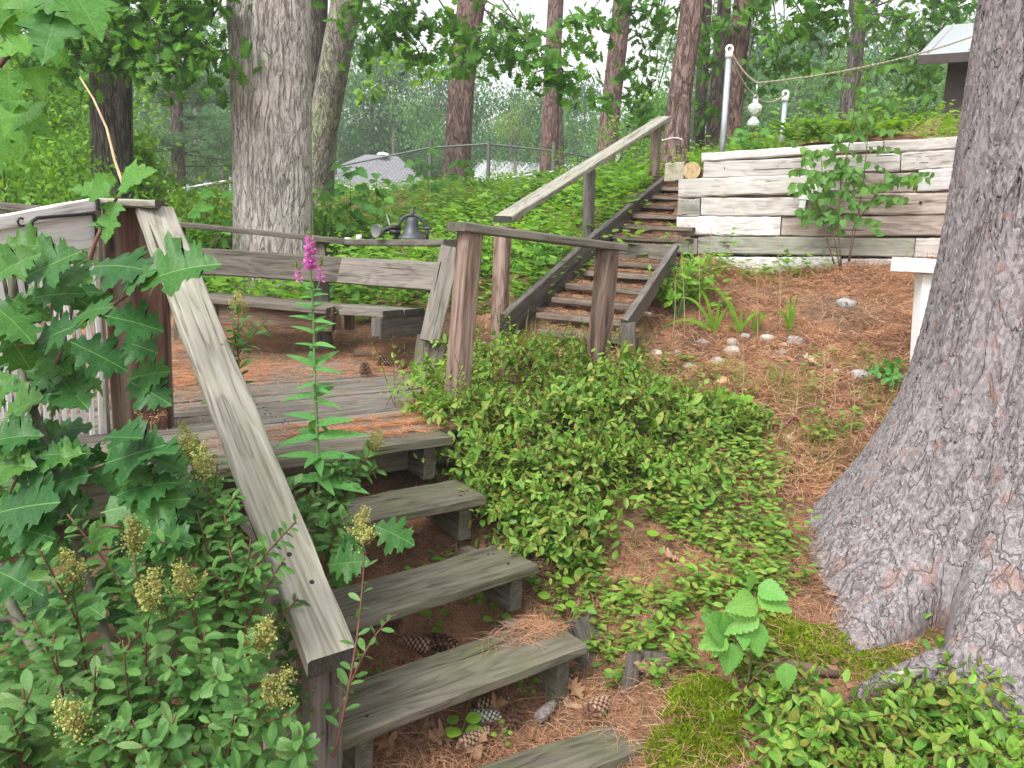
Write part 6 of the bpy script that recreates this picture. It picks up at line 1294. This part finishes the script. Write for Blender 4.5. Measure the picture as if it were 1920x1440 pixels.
mb_.build('stem', M['greenstem'], ls); realize(LL, ls, ['oval', 'lance'], 'lime', 'limemass', 170, 1.3)
DL = [((1340, 626), [(1265, 560), (1225, 625), (1350, 560), (1312, 620), (1262, 632), (1368, 575), (1300, 540)], 'daylily clump nearest the stairs with arching blades'), ((1385, 628), [(1355, 560), (1325, 540), (1352, 632), (1392, 575), (1440, 600), (1408, 612)], 'daylily clump second from the stairs'), ((1415, 626), [(1400, 590), (1440, 588), (1428, 580)], 'small daylily clump third from the stairs'), ((1480, 625), [(1482, 545), (1498, 550), (1460, 600), (1448, 590), (1475, 560)], 'upright daylily clump beside the large grey stone')]
for (bx, by), tips, lab in DL:
    b_ = G(bx, by); t_ = empty('daylily', b_, lab, 'daylily')
    for tx, ty in tips:
        e = P(tx, ty, b_.y + random.uniform(-.12, .05)); n_ = 8; V = []; sd2 = Vector((e.x - b_.x, e.y - b_.y, 0)); perp = Vector((0, -1, .2)).cross((e - b_).normalized()).normalized()
        for i in range(n_ + 1):
            t = i / n_; p = b_.lerp(e, t) + ZZ * (.10 * math.sin(math.pi * t) * min(1, sd2.length / .2)); w = .011 * (1 - t ** 2.2) + .001; V += [p - perp * w, p + ZZ * -.004, p + perp * w]
        Fc = [(3 * i + a, 3 * i + a + 1, 3 * i + a + 4, 3 * i + a + 3) for i in range(n_) for a in (0, 1)]; MB().add(V, Fc).build('blade', M['limemass'], t_)
def grass(n, reg, h0, h1, keep=None, w=.004):
    p = ground_pts(n, *reg)
    if keep is not None: p = p[[keep(a[0], a[1]) for a in p]]
    n = len(p); a = rng.uniform(0, 6.28, n); d = np.stack([np.cos(a) * .35, np.sin(a) * .35, np.ones(n)], 1); L_ = rng.uniform(h0, h1, n)
    V, T = TPL['blade']; B = basis(d, np.stack([np.cos(a), np.sin(a), np.zeros(n)], 1)); sc = np.stack([np.full(n, w), L_, L_], 1)
    W = np.einsum('nij,nkj->nki', B, V[None] * sc[:, None, :]) + p[:, None]; return W.reshape(-1, 3), (T[None] + (np.arange(n) * len(V))[:, None, None]).reshape(-1, 3)
tag(mass('grass', [grass(2200, (.8, 2.3, 3.6, 4.9), .05, .20, lambda x, y: math.sin(x * 9) + math.sin(y * 8 + x * 5) > .1), grass(350, (.0, .9, 4.9, 5.5), .08, .25), grass(500, (.6, 2.6, 5.6, 6.6), .05, .2, lambda x, y: math.sin(x * 7) + math.sin(y * 5) > .4), grass(260, (.1, 1.0, 2.3, 3.2), .04, .12), grass(220, (.9, 1.7, 2.9, 3.6), .04, .14), grass(1200, (-6, 1, 7, 12), .1, .3), grass(700, (2.0, 5.5, 7.4, 9), .12, .4)], M['grass']), kind='stuff')
SLL = ['dry stalk rising through the lime shrub, left one', 'dry stalk rising through the lime shrub, right one, up to the wall', 'short dry stalk among the daylily clumps', 'tall dry stalk beside the upright daylily clump', 'dry stalk against the lowest timber left of the middle', 'dry stalk at the wall foot above the second daylily', 'dry stalk at the wall foot left of the birch stems', 'short stalk near the large grey stone, downhill', 'dry stalk left of all daylilies, by the stringer', 'dry stalk below the stone border', 'dry stalk above the black plastic', 'dry stalk right of the black plastic', 'dry stalk nearest the big pine on the needle slope']
for i, (x, y, yt) in enumerate([(1283, 630, 470), (1310, 620, 455), (1420, 640, 490), (1462, 612, 445), (1330, 505, 430), (1395, 500, 440), (1505, 500, 450), (1540, 760, 650), (1260, 640, 520), (1390, 755, 640), (1490, 790, 690), (1565, 770, 670), (1600, 800, 700)]):
    b_ = G(x, y); e = P(x + random.uniform(-8, 8), yt, b_.y); t_ = empty('dry_stalk', b_, SLL[i], 'stalk', 'dry stalks on the slope'); MB().tube(bez(b_, e, (.02, 0, 0), 5), [.003, .0028, .0025, .002, .0016, .001], 4).build('stem', M['straw'], t_)
    n = 14; tt = rng.uniform(.75, 1, n); mass('seed_head', scatter('small', np.array(b_) + (np.array(e) - np.array(b_)) * tt[:, None], rdir(n) * .4 + np.array([0, 0, 1]), rdir(n), .014), M['needle'], t_)
sp2 = empty('small_plant', G(1660, 720), 'small plant of whorled green leaves beside the big pine at the needle slope', 'plant'); LL = []; b0_ = G(1660, 720); mb_ = MB()
for k in range(9):
    e = P(random.uniform(1625, 1700), random.uniform(660, 725), b0_.y + random.uniform(-.2, .2)); pts = bez(b0_, e, (0, 0, .04), 4); mb_.tube(pts, .0022, 4); LL += stem_leaves(pts, 8, .075, .35, 1, 1, .9)
mb_.build('stem', M['greenstem'], sp2); realize(LL, sp2, ['oval'], 'loose', 'loose', 72, 1.5)
lm = G(1290, 690); t_ = empty('seedling', lm, 'single round lime leaf on a stalk above the pale lumpy stone', 'seedling'); e = P(1289, 668, lm.y); MB().tube([lm, e], .0016, 4).build('stem', M['greenstem'], t_); [leafobj('oval', 'lime', e, (math.cos(a), math.sin(a) * .6, .05), (0, -.2, 1), .05, t_, 2.2) for a in (0, 3.14)]
cm = G(1380, 790); t_ = empty('maple_seedling', cm, 'flat pale green maple seedling between the bushes and the black plastic', 'seedling')
for bx, by, tx, ty in ((1372, 760, 1345, 735), (1375, 762, 1425, 768), (1370, 765, 1400, 745), (1372, 762, 1370, 785)): a, e = P(bx, by, cm.y), P(tx, ty, cm.y - .05); leafobj('maple', 'lime', a, e - a, (0, -.6, .8), (e - a).length * 1.3, t_)

# hillside greenery behind the bench
def hill_keep(x, y):
    for q in US:
        v_ = Vector((x, y, 0)) - Vector((q.x, q.y, 0)); s = v_.dot(SU); t = v_.dot(SV)
        if -.06 < s < .8 and -.1 < t < .32: return False
    if abs(x - (-2.45)) < .55 and abs(y - 8) < .5: return False
    return y > 6.15 - .25 * (x + 1.5) or (x > -.15 and y > 5.9)
hg = [sprigs(3600, ((-6, 1.6), (5.9, 10)), .05, .38, .078, '', '', 6, 'oval', hill_keep), sprigs(2600, ((-6.5, 3), (9, 14)), .04, .20, .10, '', '', 6, 'small', hill_keep)]
tag(mass('hillside_foliage', hg, M['shrubleaf']), kind='stuff')
tag(mass('hillside_leaves', [sprigs(520, ((-6, 1.3), (6.0, 10)), .15, .42, .14, '', '', 4, 'maplelow', hill_keep)], M['limemass']), kind='stuff')
def fern(p, n, L_, mat):
    parts = []
    for k in range(n):
        a = k * 6.28 / n + random.random(); tip = Vector((math.cos(a) * L_ * .8, math.sin(a) * L_ * .8, L_ * random.uniform(.35, .7))); pts = bez(p, p + tip, (0, 0, L_ * .3), 14)
        for i in range(2, 15):
            q = pts[i]; d = (pts[i] - pts[i - 1]).normalized(); sd2 = d.cross(ZZ).normalized(); l = L_ * .32 * math.sin(math.pi * min(1, (i / 14) ** .8 * .93 + .05)) + .01
            parts.append(scatter('small', [tuple(q)] * 2, [tuple(sd2 + d * .4), tuple(-sd2 + d * .4)], [(0, 0, 1)] * 2, l, .75))
    return parts
for i, (x, y, n_, L_, lab) in enumerate([(1500, 272, 8, .36, 'yellow green fern clump on top of the timber wall, left of the birch tips'), (1560, 265, 8, .38, 'yellow green fern clump on top of the timber wall behind the birch'), (1660, 262, 7, .32, 'fern clump on the wall top right of the birch'), (1720, 262, 7, .28, 'fern clump on the wall top below the shed'), (1440, 272, 7, .30, 'fern clump on the wall top left of the short steel post'), (1610, 265, 7, .3, 'fern clump on the wall top behind the birch stems')]):
    q = wallP(x, y) - WN * .6; q.z = gz(q.x, q.y); t_ = empty('fern', q, lab, 'fern'); mass('frond', fern(q, n_, L_, ''), M['fern'], t_)
MSD = [(655, 470, 310, 8.4, 'tall maple seedling in front of the grey roof, first from the pale pine'), (705, 450, 330, 8.6, 'tall maple seedling in front of the grey roof, nearer the fence post'), (800, 430, 285, 10.5, 'maple seedling beside the left fence post'), (870, 420, 300, 10.8, 'maple seedling at the foot of the red brown pine above the bell'), (300, 470, 390, 7.2, 'maple seedling between the handrail top and the pale pine'), (400, 470, 370, 7.4, 'bright seedling just left of the pale pine'), (1000, 500, 470, 6.8, 'broad leaved seedling beside the left stringer'), (1010, 430, 360, 10, 'seedling on the bank under the upper handrail'), (1410, 300, 240, 8.2, 'seedling on the wall top between the two steel posts'), (640, 560, 505, 6.6, 'broad leaved seedling behind the bench seat')]
for x, yb, yt, Y, lab in MSD:
    b_ = P(x, yb, Y); b_.z = gz(b_.x, b_.y); e = P(x, yt, Y); t_ = empty('maple_seedling', b_, lab, 'seedling'); LL = []; n_ = max(10, int((e - b_).length * 15))
    MB().tube(bez(b_, e, (.03, 0, 0), 6), [.006, .0055, .005, .0045, .004, .003, .002], 5).build('stem', M['redstem'], t_)
    for k in range(n_ * 2):
        tt = random.uniform(.25, 1); p = b_.lerp(e, tt); a = random.uniform(0, 6.28); r_ = random.uniform(.05, .28) * (1.15 - .6 * tt); LL.append((p + Vector((math.cos(a) * r_, math.sin(a) * r_, random.uniform(-.05, .1))), Vector((math.cos(a), math.sin(a), -.5)), Vector((random.gauss(0, .3), -.6, .8)), random.uniform(.09, .16)))
    realize(LL, t_, ['maple', 'maple2'], 'maple', 'shrubleaf', 60, 1.0, 'maplelow')
def shrub(x, y, Y, rx, rz_, n, mat, lab, sz=.06, tpl='small', zc=None):
    c = P(x, y, Y); g0 = gz(c.x, c.y); t_ = empty('shrub', (c.x, c.y, g0), lab, 'shrub'); k = n // 40; cc = np.array(c) + rng.normal(size=(k, 3)) * np.array([rx, rx * .7, rz_]) * .5; pos = (cc[:, None, :] + rng.normal(size=(k, 40, 3)) * np.array([.16, .16, .10]) * max(rx, .6)).reshape(-1, 3); pos = pos[pos[:, 2] > g0]; n = len(pos)
    mass('foliage', scatter(tpl, pos, rng.normal(size=(n, 3)) + np.array([0, 0, -.2]), rng.normal(size=(n, 3)) * .6 + np.array([0, -.3, .8]), sz * rng.uniform(.6, 1.3, n), 1.2), M[mat], t_)
    mb_ = MB()
    for q in cc[:12]: mb_.tube(bez((c.x, c.y, g0), q, (0, 0, .1), 5), [.02, .017, .014, .011, .008, .005], 5)
    mb_.build('stem', M['greystem'], t_)
for a in [(50, 250, 9.6, 1.2, 1.0, 5200, 'shrubleaf', 'dense green shrub behind the maple leaves at the left edge', .085), (120, 345, 8.9, .8, .5, 3400, 'shrubleaf', 'dense shrub above the white panel', .075), (10, 360, 7.5, .9, .6, 3200, 'shrubleaf', 'shrub behind the brown rail at the far left', .075), (100, 190, 10.5, 1.0, .8, 3400, 'shrubleaf', 'yellow green shrub left of the dark furrowed trunk', .08), (272, 335, 8.8, .35, .45, 1000, 'limemass', 'bright lime shrub right of the dark furrowed trunk', .085), (380, 415, 8.5, 1.0, .35, 2600, 'limemass', 'bright low shrub between the handrail and the pale pine', .075), (250, 430, 7.6, .8, .2, 1700, 'shrubleaf', 'low shrub behind the top of the handrail', .07), (1140, 320, 10.5, .5, .35, 1100, 'shrubleaf', 'small shrub at the head of the stairs left of the newel', .06), (1205, 300, 10.8, .45, .6, 1300, 'shrubleaf', 'shrub behind the top newel of the stairs', .055), (600, 450, 8.4, .7, .25, 2000, 'shrubleaf', 'feathery green shrub behind the shelf rail right of the pale pine', .05), (1000, 545, 6.6, .35, .25, 900, 'shrubleaf', 'feathery shrub between the newel and the left stringer', .045), (940, 500, 7.0, .5, .25, 1200, 'fern', 'bright low shrub left of the first stair newel', .05)]: shrub(*a)

# plants along the wall foot and on the wall top
gp = [sprigs(60, ((1.55, 2.6), (6.55, 6.95)), .05, .22, .06, '', '', 6, 'oval'), sprigs(420, ((1.7, 5.5), (7.35, 9.6)), .08, .35, .09, '', '', 6, 'oval')]
tag(mass('wall_foot_foliage', gp, M['limemass']), kind='stuff')

# ------------------------------------------------------------------ summer air
hz_m = bpy.data.materials.new('summer haze'); hz_m.use_nodes = True; nt = hz_m.node_tree; nt.nodes.clear(); o_ = nt.nodes.new('ShaderNodeOutputMaterial'); v_ = nt.nodes.new('ShaderNodeVolumePrincipled')
v_.inputs['Density'].default_value = .0026; v_.inputs['Color'].default_value = (.90, .95, 1, 1); v_.inputs['Anisotropy'].default_value = .2; nt.links.new(v_.outputs[0], o_.inputs['Volume'])
tag(MB().box((0, 0, 8), (500, 500, 24)).build('haze', hz_m), kind='stuff')
